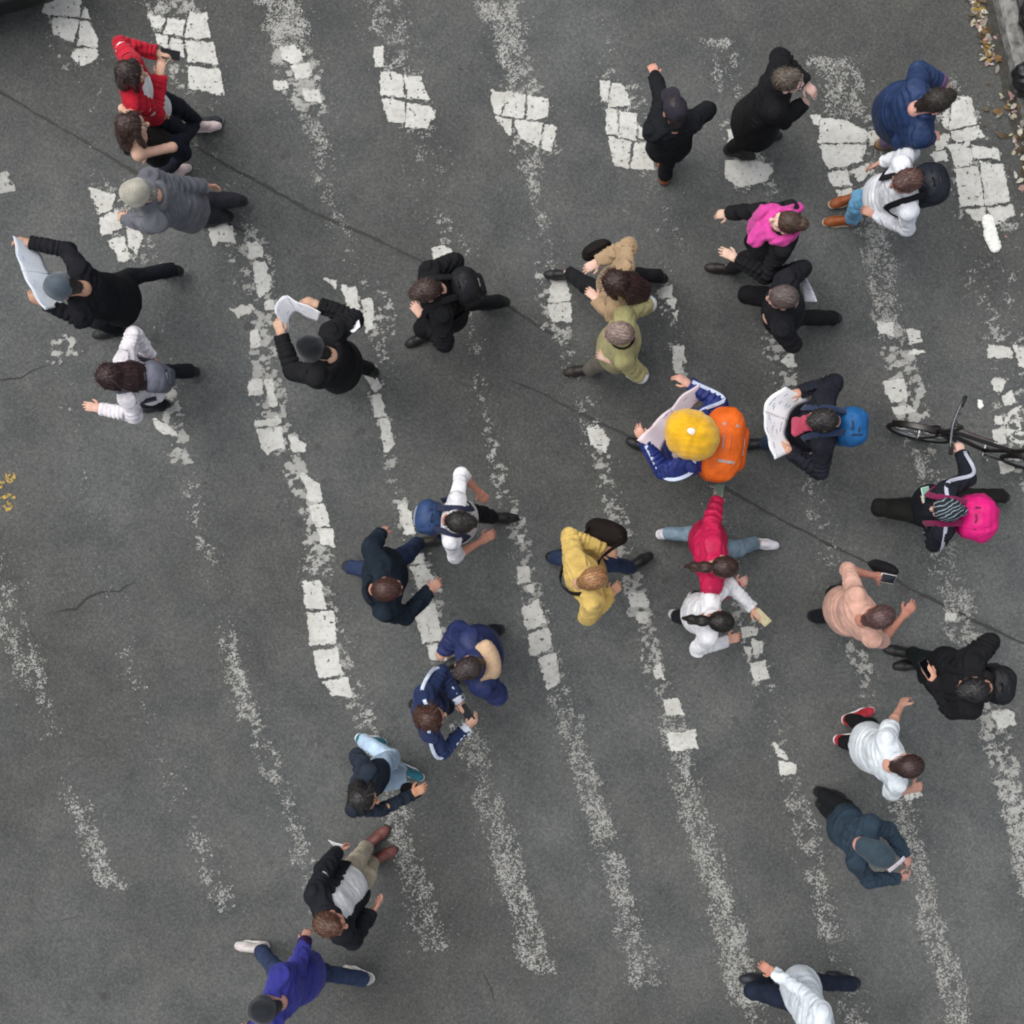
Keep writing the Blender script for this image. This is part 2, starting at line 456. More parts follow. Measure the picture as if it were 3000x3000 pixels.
BLOCKS = {
    0: [[(135, -60), (230, -60), (237, 0), (232, 50), (190, 46), (130, 38)], [(240, 52), (252, 22), (264, 56)], [(155, 51), (233, 59), (218, 125), (190, 118), (160, 98)],
        [(239, 64), (262, 70), (285, 112), (285, 141), (228, 132)], [(225, 141), (285, 149), (285, 172), (240, 192), (212, 165)],
        [(264, 551), (300, 560), (334, 571), (330, 612), (287, 625)], [(292, 640), (345, 614), (358, 668), (300, 690)], [(370, 660), (400, 663), (420, 700), (400, 742), (378, 722)],
        [(316, 706), (362, 692), (384, 760), (350, 765), (335, 735)], [(450, 1225), (490, 1245), (518, 1275), (480, 1270), (460, 1250)]],
    1: [[(555, 40), (605, 40), (618, 113), (545, 110)], [(545, 122), (625, 125), (640, 188), (552, 180)], [(557, 194), (645, 204), (656, 276), (552, 258)],
        [(495, 55), (541, 62), (535, 107), (482, 95)], [(500, 114), (536, 120), (540, 168), (500, 160)], [(433, 42), (486, 54), (470, 88), (446, 76)], [(458, 100), (492, 107), (490, 140), (462, 130)],
        [(605, 655), (640, 645), (680, 665), (690, 712), (660, 706), (625, 716)], [(728, 711), (765, 715), (770, 755), (727, 757)], [(740, 770), (775, 765), (795, 830), (790, 850), (762, 870), (745, 820)],
        [(772, 885), (800, 878), (807, 906), (780, 908)], [(675, 905), (740, 893), (748, 908), (700, 932)], [(735, 968), (754, 966), (764, 1012), (735, 1022)], [(727, 1115), (765, 1110), (772, 1152), (730, 1157)],
        [(778, 1113), (797, 1110), (814, 1192), (790, 1192)], [(745, 1230), (800, 1228), (815, 1213), (824, 1242), (750, 1251)], [(754, 1258), (828, 1252), (834, 1312), (800, 1316), (785, 1334), (768, 1312)],
        [(848, 1278), (897, 1300), (892, 1322), (860, 1322)], [(882, 1385), (937, 1420), (947, 1472), (905, 1467)], [(903, 1480), (947, 1477), (967, 1542), (925, 1542)], [(930, 1550), (972, 1552), (980, 1602), (940, 1592)],
        [(888, 1705), (938, 1700), (952, 1782), (895, 1784)], [(898, 1795), (978, 1790), (984, 1885), (910, 1887)], [(918, 1905), (987, 1900), (1005, 1975), (935, 1987)], [(948, 1996), (1017, 1987), (1032, 2042), (972, 2036)]],
    2: [[(1000, 835), (1040, 845), (1057, 932), (1030, 922)], [(1060, 880), (1092, 868), (1095, 962), (1075, 972)], [(950, 816), (987, 820), (982, 842)], [(1065, 1100), (1090, 1090), (1117, 1130), (1100, 1150)],
        [(1090, 1160), (1116, 1156), (1128, 1217), (1100, 1220)], [(1112, 1228), (1136, 1224), (1154, 1300), (1130, 1324)], [(1168, 1480), (1192, 1474), (1218, 1562), (1183, 1562)], [(1208, 1625), (1242, 1620), (1240, 1647), (1213, 1652)],
        [(1205, 1662), (1247, 1655), (1292, 1732), (1230, 1742)], [(1213, 1795), (1272, 1770), (1298, 1872), (1240, 1882)], [(1253, 1892), (1307, 1884), (1314, 1934), (1265, 1932)],
        [(818, 140), (860, 135), (890, 160), (868, 185), (830, 175)], [(855, 195), (905, 185), (912, 225), (865, 232)], [(800, 238), (840, 240), (845, 262), (808, 262)], [(890, 262), (935, 262), (940, 300), (898, 296)]],
    3: [[(1095, 135), (1125, 140), (1121, 196), (1098, 196)], [(1115, 210), (1178, 218), (1186, 284), (1116, 277)], [(1186, 220), (1235, 228), (1257, 292), (1195, 290)], [(1120, 290), (1187, 299), (1184, 363), (1140, 356)],
        [(1193, 302), (1267, 315), (1272, 345), (1250, 372), (1190, 369)], [(1260, 725), (1302, 723), (1348, 752), (1278, 770)], [(1515, 1568), (1538, 1568), (1532, 1604)], [(1516, 1660), (1548, 1663), (1554, 1702), (1518, 1707)],
        [(1538, 1715), (1563, 1713), (1562, 1742)], [(1528, 1787), (1576, 1755), (1597, 1822), (1545, 1847)], [(1550, 1857), (1606, 1840), (1617, 1897), (1553, 1922)], [(1580, 1927), (1627, 1915), (1642, 2000), (1605, 2017)]],
    4: [[(1440, 266), (1480, 274), (1468, 337), (1448, 327)], [(1485, 269), (1540, 279), (1534, 346), (1474, 338)], [(1546, 283), (1608, 289), (1602, 346), (1544, 350)], [(1453, 345), (1500, 350), (1492, 400)],
        [(1506, 354), (1591, 361), (1577, 432), (1528, 406)], [(1598, 367), (1630, 374), (1614, 442), (1585, 436)], [(1615, 813), (1656, 818), (1672, 880), (1608, 888)], [(1603, 892), (1671, 886), (1674, 942), (1618, 942)],
        [(1720, 1255), (1750, 1248), (1784, 1290), (1772, 1324), (1733, 1302)], [(1843, 1735), (1887, 1735), (1902, 1777), (1846, 1780)], [(1860, 1794), (1902, 1792), (1897, 1824), (1872, 1826)], [(1915, 1945), (1938, 1940), (1945, 1988), (1920, 1985)],
        [(1945, 2050), (1985, 2045), (2003, 2090), (1950, 2096)], [(1955, 2150), (2035, 2140), (2040, 2190), (1968, 2200)]],
    5: [[(1756, 235), (1784, 239), (1781, 301), (1764, 296)], [(1790, 244), (1826, 249), (1847, 306), (1785, 313)], [(1774, 320), (1808, 322), (1810, 396), (1779, 391)], [(1815, 325), (1866, 334), (1863, 411), (1815, 401)],
        [(1784, 402), (1851, 415), (1839, 491), (1799, 487)], [(1862, 420), (1917, 424), (1917, 497), (1845, 493)], [(1871, 370), (1902, 388), (1906, 408), (1870, 407)], [(1940, 843), (1966, 839), (1970, 872), (1941, 872)],
        [(1949, 880), (1980, 874), (1976, 904)], [(1966, 914), (1987, 911), (1983, 938)], [(1968, 1013), (2006, 1013), (2006, 1060), (1994, 1062), (1996, 1092), (1979, 1092)], [(2170, 1838), (2222, 1838), (2217, 1862), (2173, 1866)],
        [(2204, 1874), (2232, 1879), (2234, 1912), (2209, 1917)], [(2179, 1894), (2201, 1899), (2195, 1933)], [(2198, 1945), (2241, 1934), (2252, 1986), (2213, 1992)], [(2266, 2177), (2300, 2203), (2306, 2224), (2279, 2213)],
        [(2283, 2229), (2332, 2237), (2327, 2266), (2288, 2267)]],
    6: [[(2135, 383), (2172, 379), (2166, 422), (2131, 419)], [(2180, 378), (2215, 395), (2235, 420), (2182, 462), (2172, 425)], [(2123, 470), (2160, 471), (2252, 479), (2262, 500), (2241, 532), (2168, 547), (2128, 521)],
        [(2291, 1058), (2318, 1030), (2332, 1072), (2305, 1078)], [(2642, 2320), (2680, 2300), (2700, 2330), (2655, 2345)]],
    7: [[(2404, 345), (2481, 354), (2542, 390), (2532, 417), (2400, 419)], [(2398, 426), (2537, 425), (2526, 471), (2430, 497), (2413, 471)], [(2424, 505), (2481, 500), (2492, 541), (2440, 547)], [(2491, 502), (2541, 480), (2560, 500), (2516, 533)],
        [(2377, 340), (2401, 339), (2399, 369), (2381, 366)], [(2546, 386), (2600, 380), (2607, 424), (2546, 428)], [(2500, 562), (2560, 546), (2567, 582), (2512, 592)], [(2452, 556), (2492, 552), (2500, 590), (2462, 592)], [(2574, 944), (2616, 949), (2620, 986), (2575, 977)], [(2654, 964), (2691, 969), (2700, 1001), (2665, 1007)], [(2650, 1046), (2676, 1020), (2708, 1031), (2672, 1040)],
        [(2589, 1121), (2646, 1109), (2657, 1171), (2609, 1182)], [(2614, 1195), (2662, 1184), (2682, 1205), (2620, 1217)], [(2770, 1795), (2798, 1800), (2795, 1820), (2772, 1818)], [(2905, 2085), (2962, 2080), (2975, 2120), (2925, 2135)]],
    8: [[(2735, 405), (2778, 394), (2775, 430), (2746, 440)], [(2760, 300), (2784, 296), (2776, 372), (2762, 374)], [(2726, 452), (2770, 438), (2776, 470), (2738, 474)], [(2790, 284), (2846, 284), (2857, 360), (2780, 381), (2785, 330)], [(2789, 388), (2866, 370), (2881, 401), (2800, 420)], [(2779, 427), (2839, 416), (2849, 481), (2800, 491)], [(2846, 425), (2921, 439), (2926, 466), (2855, 461)],
        [(2799, 500), (2864, 489), (2879, 601), (2815, 606)], [(2871, 475), (2936, 480), (2956, 590), (2886, 601)], [(2829, 617), (2885, 609), (2891, 641), (2860, 647)], [(2896, 611), (2966, 600), (2971, 630), (2920, 656)],
        [(2898, 1013), (2961, 1018), (2966, 1048), (2893, 1046)], [(2969, 1014), (3010, 1020), (3010, 1080), (2985, 1072)], [(2909, 1108), (2947, 1113), (2932, 1152), (2907, 1142)], [(2933, 1167), (2966, 1143), (2977, 1176), (2945, 1188)],
        [(2925, 1355), (2960, 1345), (2970, 1375), (2935, 1385)], [(2910, 1260), (2940, 1250), (2948, 1300), (2915, 1302)], [(2912, 1215), (2935, 1222), (2936, 1240), (2915, 1242)]],
}
D2P = 3000.0 / 1932.0
CELL = 2.0


def uniform_rank(a):
    s = np.sort(a.ravel()[:: max(1, a.size // 60000)])
    return np.searchsorted(s, a) / len(s)


def make_stripe(k):
    d = np.array(DENS[k], dtype=float)
    y0, y1 = d[0, 0], d[-1, 0]
    xs = [stripe_x(k, y0), stripe_x(k, y1)]
    X0 = (min(xs) - 120) * D2P; X1 = (max(xs) + 120) * D2P
    X0, X1 = max(X0, -400), min(X1, 3400)
    Y0, Y1 = max(y0 * D2P, -300), min(y1 * D2P, 3300)
    out = None
    if X1 > X0:
        nx, ny = int((X1 - X0) / CELL), int((Y1 - Y0) / CELL)
        # work in a sheared strip so that the grid stays small
        yc = Y0 + (np.arange(ny) + 0.5) * CELL
        cx = stripe_x(k, yc / D2P) * D2P
        half = int(75 * D2P / CELL)
        base = np.round((cx - X0) / CELL).astype(int)
        off = np.arange(-half, half)
        colidx = base[:, None] + off[None, :]
        px = X0 + (colidx + 0.5) * CELL
        py = np.broadcast_to(yc[:, None], px.shape)
        yd = yc / D2P
        den = np.interp(yd, d[:, 0], d[:, 1])[:, None]
        lat = np.interp(yd, d[:, 0], d[:, 2])[:, None]
        hw = np.interp(yd, d[:, 0], d[:, 3])[:, None]
        gr = np.interp(yd, d[:, 0], d[:, 4])[:, None]
        hw = hw * np.interp(yd, [1150, 1450], [1.0, 0.8])[:, None]
        v = np.abs((px - cx[:, None]) / D2P - lat)
        wob = (fbm(px / 40, py / 40, 31 + k, 3) - 0.5) * 22
        edge = np.clip((hw * (1.12 - .12 * gr) + wob - v) / (24.0 - 14.0 * gr), 0, 1)
        fine = uniform_rank(0.55 * _hash(np.floor(px / CELL), np.floor(py / CELL), 3 + k) + 0.9 * fbm(px / 5.5, py / 5.0, 3 + k, 2))
        mid = uniform_rank(fbm(px / 30.0, py / 42.0, 91 + k, 3))
        flake = uniform_rank(fbm(px / 19.0 + 0.3 * py / 19, py / 15.0, 57 + k, 3))
        nf = uniform_rank(0.68 * fine + 0.32 * mid)
        nb = uniform_rank(0.75 * flake + 0.25 * fine)
        dd = np.clip(den * edge * (0.68 + 0.24 * gr), 0, 1)
        dd = dd * np.clip(0.68 + 0.72 * fbm(px / 50, py / 80, 131 + k, 2), 0, 1.25)
        mask_s = np.where(rng.random(px.shape) < 0, False, ((1 - gr) * nf + gr * nb) < dd * (0.92 + 0.1 * gr))
        # strays well outside the stripe's edge
        mask_s |= (fine < 0.004) & (v < hw * 1.6) & (den > 0.05)
        full = np.zeros((ny, nx + 4), dtype=bool)
        rr = np.broadcast_to(np.arange(ny)[:, None], px.shape)
        ok = mask_s & (colidx >= 0) & (colidx < nx)
        full[rr[ok], colidx[ok]] = True
        m = cells_mesh('painted_stripe', full, X0, Y0, CELL, 0.004, M_PAINT_THIN)
        out = tag(link('painted_stripe', m, road), kind='stuff')
    for bi, poly in enumerate(BLOCKS.get(k, [])):
        P = np.array(poly, dtype=float)
        bx0, by0 = P.min(0) - 6
        bx1, by1 = P.max(0) + 6
        nx, ny = int((bx1 - bx0) / CELL) + 1, int((by1 - by0) / CELL) + 1
        gx, gy = np.meshgrid(bx0 + (np.arange(nx) + .5) * CELL, by0 + (np.arange(ny) + .5) * CELL)
        sd = np.full(gx.shape, 1e9)
        inside = np.zeros(gx.shape, dtype=bool)
        for i in range(len(P)):
            a, b = P[i], P[(i + 1) % len(P)]
            e = b - a
            t = np.clip(((gx - a[0]) * e[0] + (gy - a[1]) * e[1]) / (e @ e + 1e-9), 0, 1)
            sd = np.minimum(sd, np.hypot(gx - a[0] - t * e[0], gy - a[1] - t * e[1]))
            cond = (a[1] > gy) != (b[1] > gy)
            xint = a[0] + (gy - a[1]) / (e[1] + 1e-12) * e[0]
            inside ^= cond & (gx < xint)
        sd = np.where(inside, sd, -sd)
        sd += (fbm(gx / 16, gy / 16, 7 + bi, 3) - 0.42) * 13 + (fbm(gx / 5, gy / 5, 17 + bi, 2) - 0.45) * 5
        pits = (fbm(gx / 8, gy / 8, 77 + bi + k, 2) < 0.19)
        m = cells_mesh('paint_block', (sd > 0) & ~pits, bx0, by0, CELL, 0.0065, M_PAINT, 0.004)
        if m:
            link('paint_block', m, out)


for k in sorted(DENS):
    make_stripe(k)


# ---- seams and cracks in the asphalt
def ribbon(name, pts, w, z, mat, parent, jit=3.0, seed=1, taper=True):
    pts = np.array(pts, dtype=float)
    seg = np.hypot(*(pts[1:] - pts[:-1]).T)
    s = np.concatenate([[0], np.cumsum(seg)])
    n = int(s[-1] / 6) + 2
    u = np.linspace(0, s[-1], n)
    x, y = np.interp(u, s, pts[:, 0]), np.interp(u, s, pts[:, 1])
    dx, dy = np.gradient(x), np.gradient(y)
    L = np.hypot(dx, dy) + 1e-9
    nx, ny = -dy / L, dx / L
    j = (fbm(u / 34, u * 0 + seed, seed, 4) - 0.5) * jit * 4
    ww = w * (0.15 + 1.25 * fbm(u / 45, u * 0 + 5, seed + 3, 4))
    if taper:
        ww = ww * np.clip(np.minimum(u, s[-1] - u) / 60, 0.1, 1)
    a = np.stack([x + nx * (j + ww / 2), y + ny * (j + ww / 2)], 1)
    b = np.stack([x + nx * (j - ww / 2), y + ny * (j - ww / 2)], 1)
    V = np.empty((2 * n, 3))
    V[0::2, 0], V[0::2, 1] = (a[:, 0] - 1500) / PPM, (1500 - a[:, 1]) / PPM
    V[1::2, 0], V[1::2, 1] = (b[:, 0] - 1500) / PPM, (1500 - b[:, 1]) / PPM
    V[:, 2] = z
    i = np.arange(n - 1)
    F = np.stack([2 * i, 2 * i + 1, 2 * i + 3, 2 * i + 2], 1)
    return link(name, mesh_from(name, V, F, mat, smooth=False), parent)


def tar_mat(name, c):
    t = NT(name)
    n = t.noise(60, 4, 0.7)
    t.set(Base_Color=t.ramp(n, [(0.3, (c * 0.6,) * 3), (0.7, (c * 1.5, c * 1.5, c * 1.4))]), Roughness=0.92)
    return t.m


M_SEAM = tar_mat('seam_tar', 0.04)
M_CRACK = tar_mat('crack_dirt', 0.03)
ribbon('asphalt_seam', [(-80, 225), (0, 268), (147, 357), (268, 427), (420, 520), (640, 640), (790, 720)], 12, 0.0022, M_SEAM, road, 2, 3)
ribbon('asphalt_seam', [(520, 395), (640, 470), (905, 617), (1076, 690), (1235, 767), (1500, 905), (1600, 970), (1690, 1020)], 12, 0.0022, M_SEAM, road, 2, 5)
ribbon('asphalt_seam', [(1480, 1105), (1600, 1160), (1670, 1197), (1810, 1263), (2000, 1360), (2270, 1512), (2385, 1572), (2540, 1650), (2677, 1730), (2863, 1823), (3100, 1930)], 12, 0.0022, M_SEAM, road, 2, 9)
ribbon('crack', [(150, 1798), (200, 1787), (225, 1785), (250, 1755), (300, 1733), (350, 1733), (370, 1715), (410, 1708)], 8, 0.0024, M_CRACK, road, 1.5, 12)
ribbon('crack', [(-30, 1118), (30, 1110), (60, 1108), (95, 1085), (140, 1070)], 7, 0.0024, M_CRACK, road, 1.5, 14)
ribbon('crack', [(150, 2700), (210, 2690), (250, 2678)], 4, 0.0024, M_CRACK, road, 1.5, 15)
ribbon('crack', [(1405, 2830), (1440, 2900), (1455, 2960)], 4, 0.0024, M_CRACK, road, 1.5, 16)

# ---- yellow survey marks at the left edge, faint sprayed figures
t = NT('yellow_spray_paint')
n = t.noise(40, 4, 0.7)
t.set(Base_Color=t.ramp(n, [(0.35, hexlin('#6f6338')), (0.65, hexlin('#c2a052'))]), Roughness=0.8)
M_YEL = t.m


def blob_paint(name, strokes, mat, dens, parent, seed):
    allp = np.array([p for s in strokes for p in s], dtype=float)
    x0, y0 = allp.min(0) - 16
    x1, y1 = allp.max(0) + 16
    nx, ny = int((x1 - x0) / CELL), int((y1 - y0) / CELL)
    gx, gy = np.meshgrid(x0 + (np.arange(nx) + .5) * CELL, y0 + (np.arange(ny) + .5) * CELL)
    sd = np.full(gx.shape, 1e9)
    for s in strokes:
        for a, b in zip(s[:-1], s[1:]):
            a, b = np.array(a, float), np.array(b, float)
            e = b - a
            tt = np.clip(((gx - a[0]) * e[0] + (gy - a[1]) * e[1]) / (e @ e + 1e-9), 0, 1)
            sd = np.minimum(sd, np.hypot(gx - a[0] - tt * e[0], gy - a[1] - tt * e[1]))
    r = uniform_rank(fbm(gx / 7, gy / 7, seed, 2))
    return link(name, cells_mesh(name, (sd < 6) & (r < dens), x0, y0, CELL, 0.0045, mat), parent)


def arc(cx, cy, r, a0, a1, n=9):
    return [(cx + r * math.cos(math.radians(a)), cy - r * math.sin(math.radians(a))) for a in np.linspace(a0, a1, n)]


blob_paint('painted_mark', [arc(30, 1398, 11, 0, 360), arc(-2, 1420, 12, -90, 90)], M_YEL, 0.62, road, 41)
blob_paint('painted_mark', [[(-10, 1470), (25, 1450), (42, 1455)], [(-10, 1490), (20, 1484), (40, 1478)], arc(20, 1482, 10, -120, 60)], M_YEL, 0.62, road, 43)
# ---- worn white ring with inner strokes by the kerb side
blob_paint('painted_mark', [arc(2998, 1246, 52, 100, 280), [(2955, 1262), (3000, 1272)], [(2975, 1210), (2985, 1255)], [(2960, 1235), (3010, 1225)]], M_PAINT, 0.72, road, 47)

# ---- kerb and pavement, upper right
t = NT('kerb_concrete')
n = t.noise(14, 5, 0.65)
t.set(Base_Color=t.ramp(n, [(0.32, (0.07, 0.072, 0.066)), (0.5, (0.2, 0.2, 0.188)), (0.7, (0.33, 0.33, 0.305))]), Roughness=0.9)
t.bump(t.noise(60, 4, 0.7), 0.4, 0.006)
M_KERB = t.m
t = NT('pavement_slabs')
n = t.noise(7, 5, 0.65)
t.set(Base_Color=t.ramp(n, [(0.3, (0.03, 0.03, 0.03)), (0.7, (0.09, 0.09, 0.086))]), Roughness=0.9)
t.bump(t.noise(60, 4, 0.7), 0.4, 0.006)
M_PAVE = t.m
KD = np.array([0.245, -1.0]); KD = KD / np.hypot(*KD)        # along the kerb, down the picture (world axes)
KN = np.array([-KD[1], KD[0]])                                # away from the road
K0 = W(2908, 0)[:2]


def bevel_box(lo, hi, b=0.012):
    """box with chamfered upper edges, local axes; returns verts, faces"""
    (x0, y0, z0), (x1, y1, z1) = lo, hi
    V = [(x0, y0, z0), (x1, y0, z0), (x1, y1, z0), (x0, y1, z0), (x0, y0, z1 - b), (x1, y0, z1 - b), (x1, y1, z1 - b), (x0, y1, z1 - b),
         (x0 + b, y0 + b, z1), (x1 - b, y0 + b, z1), (x1 - b, y1 - b, z1), (x0 + b, y1 - b, z1)]
    F = [[0, 1, 5, 4], [1, 2, 6, 5], [2, 3, 7, 6], [3, 0, 4, 7], [4, 5, 9, 8], [5, 6, 10, 9], [6, 7, 11, 10], [7, 4, 8, 11], [8, 9, 10, 11], [3, 2, 1, 0]]
    return V, F


kerb_root = tag(link('kerb', None), 'light grey concrete kerb along the right edge', kind='structure')
kerb_root.location = (K0[0], K0[1], 0)
kerb_root.rotation_euler = (0, 0, math.atan2(KD[1], KD[0]))
V, F = bevel_box((0, 0, -0.1), (0.985, 0.145, 0.13), 0.02)
kerb_me = mesh_from('kerb_stone', V, F, M_KERB, smooth=False)
for i in range(-6, 6):
    o = link('kerb_stone', kerb_me, kerb_root, (i * 1.0 - 0.25 + random.uniform(-.004, .004), random.uniform(-.006, .006), random.uniform(-.006, .004)))
V, F = bevel_box((0, 0, -0.1), (0.59, 0.59, 0.125), 0.006)
pave_root = tag(link('pavement', None), 'dark grey slab pavement behind the kerb', kind='structure')
pave_root.location = kerb_root.location
pave_root.rotation_euler = kerb_root.rotation_euler
slab_me = mesh_from('paving_slab', V, F, M_PAVE, smooth=False)
for i in range(-9, 9):
    for j in range(3):
        link('paving_slab', slab_me, pave_root, (i * 0.6 + 0.3 * (j % 2), 0.151 + j * 0.6, random.uniform(-.004, .003)))
V, F = bevel_box((-40, 1.96, -0.1), (40, 14, 0.118), 0.006)
link('paving_bed', mesh_from('paving_bed', V, F, M_PAVE, smooth=False), pave_root)
# gutter: darker strip of silt against the kerb
t = NT('gutter_silt')
n = t.noise(22, 5, 0.7)
t.set(Base_Color=t.ramp(n, [(0.3, (0.025, 0.025, 0.022)), (0.7, (0.075, 0.072, 0.062))]), Roughness=0.95)
M_SILT = t.m
pts = [(2908 + .245 * y - 15 + 6 * math.sin(y / 60.), y) for y in range(-200, 1100, 40)]
ribbon('gutter_silt', pts, 46, 0.0018, M_SILT, road, 4, 21, taper=False)

# ------------------------------------------------------------------ implicit surfaces (for people, clothes, bags)
def nrm(v):
    v = np.asarray(v, dtype=float)
    return v / (np.linalg.norm(v) + 1e-12)


class Sdf:
    def __init__(self):
        self.pr = []

    def cone(self, a, b, ra, rb, flat=None, k=0.03, cap=False, cap0=False, neg=False):
        self.pr.append(('cone', np.asarray(a, float), np.asarray(b, float), ra, rb, flat, k, cap, cap0, neg))
        return self

    def ell(self, c, r, rot=None, k=0.03, neg=False):
        self.pr.append(('ell', np.asarray(c, float), np.asarray(r, float), None if rot is None else np.asarray(rot, float), k, neg))
        return self

    def box(self, c, h, rad, rot=None, k=0.02, neg=False):
        self.pr.append(('box', np.asarray(c, float), np.asarray(h, float), rad, None if rot is None else np.asarray(rot, float), k, neg))
        return self

    def torus(self, c, axis, R_, r_, k=0.02, sq=1.0):
        self.pr.append(('tor', np.asarray(c, float), nrm(axis), R_, r_, k, sq))
        return self

    def cut(self, c, n, k=0.0):      # remove the side the normal points to
        self.pr.append(('cut', np.asarray(c, float), nrm(n)))
        return self

    def bbox(self, p):
        if p[0] == 'cone':
            m = max(p[3], p[4])
            return np.minimum(p[1], p[2]) - m, np.maximum(p[1], p[2]) + m
        if p[0] == 'ell':
            m = p[2].max() if p[3] is not None else p[2]
            return p[1] - m, p[1] + m
        if p[0] == 'box':
            m = np.linalg.norm(p[2]) + p[3] if p[4] is not None else p[2] + p[3]
            return p[1] - m, p[1] + m
        if p[0] == 'tor':
            m = p[3] + p[4]
            return p[1] - m, p[1] + m

    def mesh(self, res, wr=0.0, wf=14.0, seed=0, disp=None):
        bbs = []
        for p in self.pr:
            if p[0] == 'cut':
                continue
            neg = p[-1] if p[0] in ('cone', 'ell', 'box') else False
            if not neg:
                bbs.append(self.bbox(p))
        lo = np.min([b[0] for b in bbs], 0) - 0.03 - wr
        hi = np.max([b[1] for b in bbs], 0) + 0.03 + wr
        n = np.ceil((hi - lo) / res).astype(int) + 2
        ax = [(lo[i] + np.arange(n[i]) * res).astype(f32) for i in range(3)]
        Fd = np.full(n, 0.12, dtype=f32)
        for p in self.pr:
            if p[0] == 'cut':
                X, Y, Z = ax[0][:, None, None], ax[1][None, :, None], ax[2][None, None, :]
                c, nn = p[1], p[2]
                Fd = np.maximum(Fd, ((X - c[0]) * nn[0] + (Y - c[1]) * nn[1] + (Z - c[2]) * nn[2]).astype(f32))
                continue
            b0, b1 = self.bbox(p)
            k = p[6] if p[0] == 'cone' else p[4] if p[0] == 'ell' else p[5]
            m = 0.05 + k
            i0 = np.clip(((b0 - m - lo) / res).astype(int), 0, n - 1)
            i1 = np.clip(((b1 + m - lo) / res).astype(int) + 2, 0, n)
            if np.any(i1 <= i0):
                continue
            sl = tuple(slice(i0[i], i1[i]) for i in range(3))
            X = ax[0][sl[0]][:, None, None]; Y = ax[1][sl[1]][None, :, None]; Z = ax[2][sl[2]][None, None, :]
            neg = False
            if p[0] == 'cone':
                _, a, b, ra, rb, flat, k, cap, cap0, neg = p
                e = b - a
                L2 = float(e @ e) + 1e-12
                x, y, z = X - f32(a[0]), Y - f32(a[1]), Z - f32(a[2])
                tr = (x * f32(e[0]) + y * f32(e[1]) + z * f32(e[2])) / f32(L2)
                tt = np.clip(tr, 0, 1)
                x = x - tt * f32(e[0]); y = y - tt * f32(e[1]); z = z - tt * f32(e[2])
                d2 = x * x + y * y + z * z
                if flat is not None:
                    fn, ff = flat
                    fn = nrm(fn)
                    q = x * f32(fn[0]) + y * f32(fn[1]) + z * f32(fn[2])
                    d2 = d2 + q * q * f32(1 / ff ** 2 - 1)
                d = np.sqrt(d2) - (f32(ra) + tt * f32(rb - ra))
                if flat is not None:
                    d = d * f32(0.5 + 0.5 * flat[1])
                L = math.sqrt(L2)
                if cap:
                    d = np.maximum(d, (tr - 1) * f32(L))
                if cap0:
                    d = np.maximum(d, -tr * f32(L))
            elif p[0] == 'ell':
                _, c, r, rot, k, neg = p
                x, y, z = X - f32(c[0]), Y - f32(c[1]), Z - f32(c[2])
                if rot is not None:
                    x, y, z = [x * f32(rot[0, i]) + y * f32(rot[1, i]) + z * f32(rot[2, i]) for i in range(3)]
                k0 = np.sqrt((x / f32(r[0])) ** 2 + (y / f32(r[1])) ** 2 + (z / f32(r[2])) ** 2)
                k1 = np.sqrt((x / f32(r[0] ** 2)) ** 2 + (y / f32(r[1] ** 2)) ** 2 + (z / f32(r[2] ** 2)) ** 2) + f32(1e-6)
                d = k0 * (k0 - 1) / k1
            elif p[0] == 'box':
                _, c, h, rad, rot, k, neg = p
                x, y, z = X - f32(c[0]), Y - f32(c[1]), Z - f32(c[2])
                if rot is not None:
                    x, y, z = [x * f32(rot[0, i]) + y * f32(rot[1, i]) + z * f32(rot[2, i]) for i in range(3)]
                qx, qy, qz = np.abs(x) - f32(h[0]), np.abs(y) - f32(h[1]), np.abs(z) - f32(h[2])
                d = np.sqrt(np.maximum(qx, 0) ** 2 + np.maximum(qy, 0) ** 2 + np.maximum(qz, 0) ** 2) + np.minimum(np.maximum(np.maximum(qx, qy), qz), 0) - f32(rad)
            else:
                _, c, axn, R_, r_, k, sq = p
                x, y, z = X - f32(c[0]), Y - f32(c[1]), Z - f32(c[2])
                h = x * f32(axn[0]) + y * f32(axn[1]) + z * f32(axn[2])
                rr = np.sqrt(np.maximum(x * x + y * y + z * z - h * h, 0)) - f32(R_)
                d = np.sqrt(rr * rr + h * h * f32(1 / sq ** 2)) - f32(r_)
            cur = Fd[sl]
            if neg:
                kk = f32(max(k, 1e-4))
                hh = np.clip(f32(.5) - f32(.5) * (cur + d) / kk, 0, 1)
                Fd[sl] = cur * (1 - hh) + (-d) * hh + kk * hh * (1 - hh)
            else:
                kk = f32(max(k, 1e-4))
                hh = np.clip(f32(.5) + f32(.5) * (d - cur) / kk, 0, 1)
                Fd[sl] = d * (1 - hh) + cur * hh - kk * hh * (1 - hh)
        if wr > 0 or disp is not None:
            idx = np.nonzero(np.abs(Fd) < 0.035)
            P = np.stack([ax[0][idx[0]], ax[1][idx[1]], ax[2][idx[2]]], 1)
            if wr > 0:
                g = np.random.default_rng(seed)
                s = np.zeros(len(P), dtype=f32)
                for i in range(6):
                    kv = g.normal(size=3) * wf * (0.55 + 0.3 * i)
                    kv[2] *= 0.6
                    ph = g.random() * 6.28
                    k2 = g.normal(size=3) * wf * 0.7
                    w_ = np.sin(P @ kv.astype(f32) + ph + 1.4 * np.sin(P @ k2.astype(f32)))
                    s += (1 - 2 * np.abs(w_)).astype(f32) / (1 + 0.5 * i)
                Fd[idx] += (s * f32(wr / 2.4)).astype(f32)
            if disp is not None:
                Fd[idx] += disp(P).astype(f32)
        return nets(Fd, lo, res)


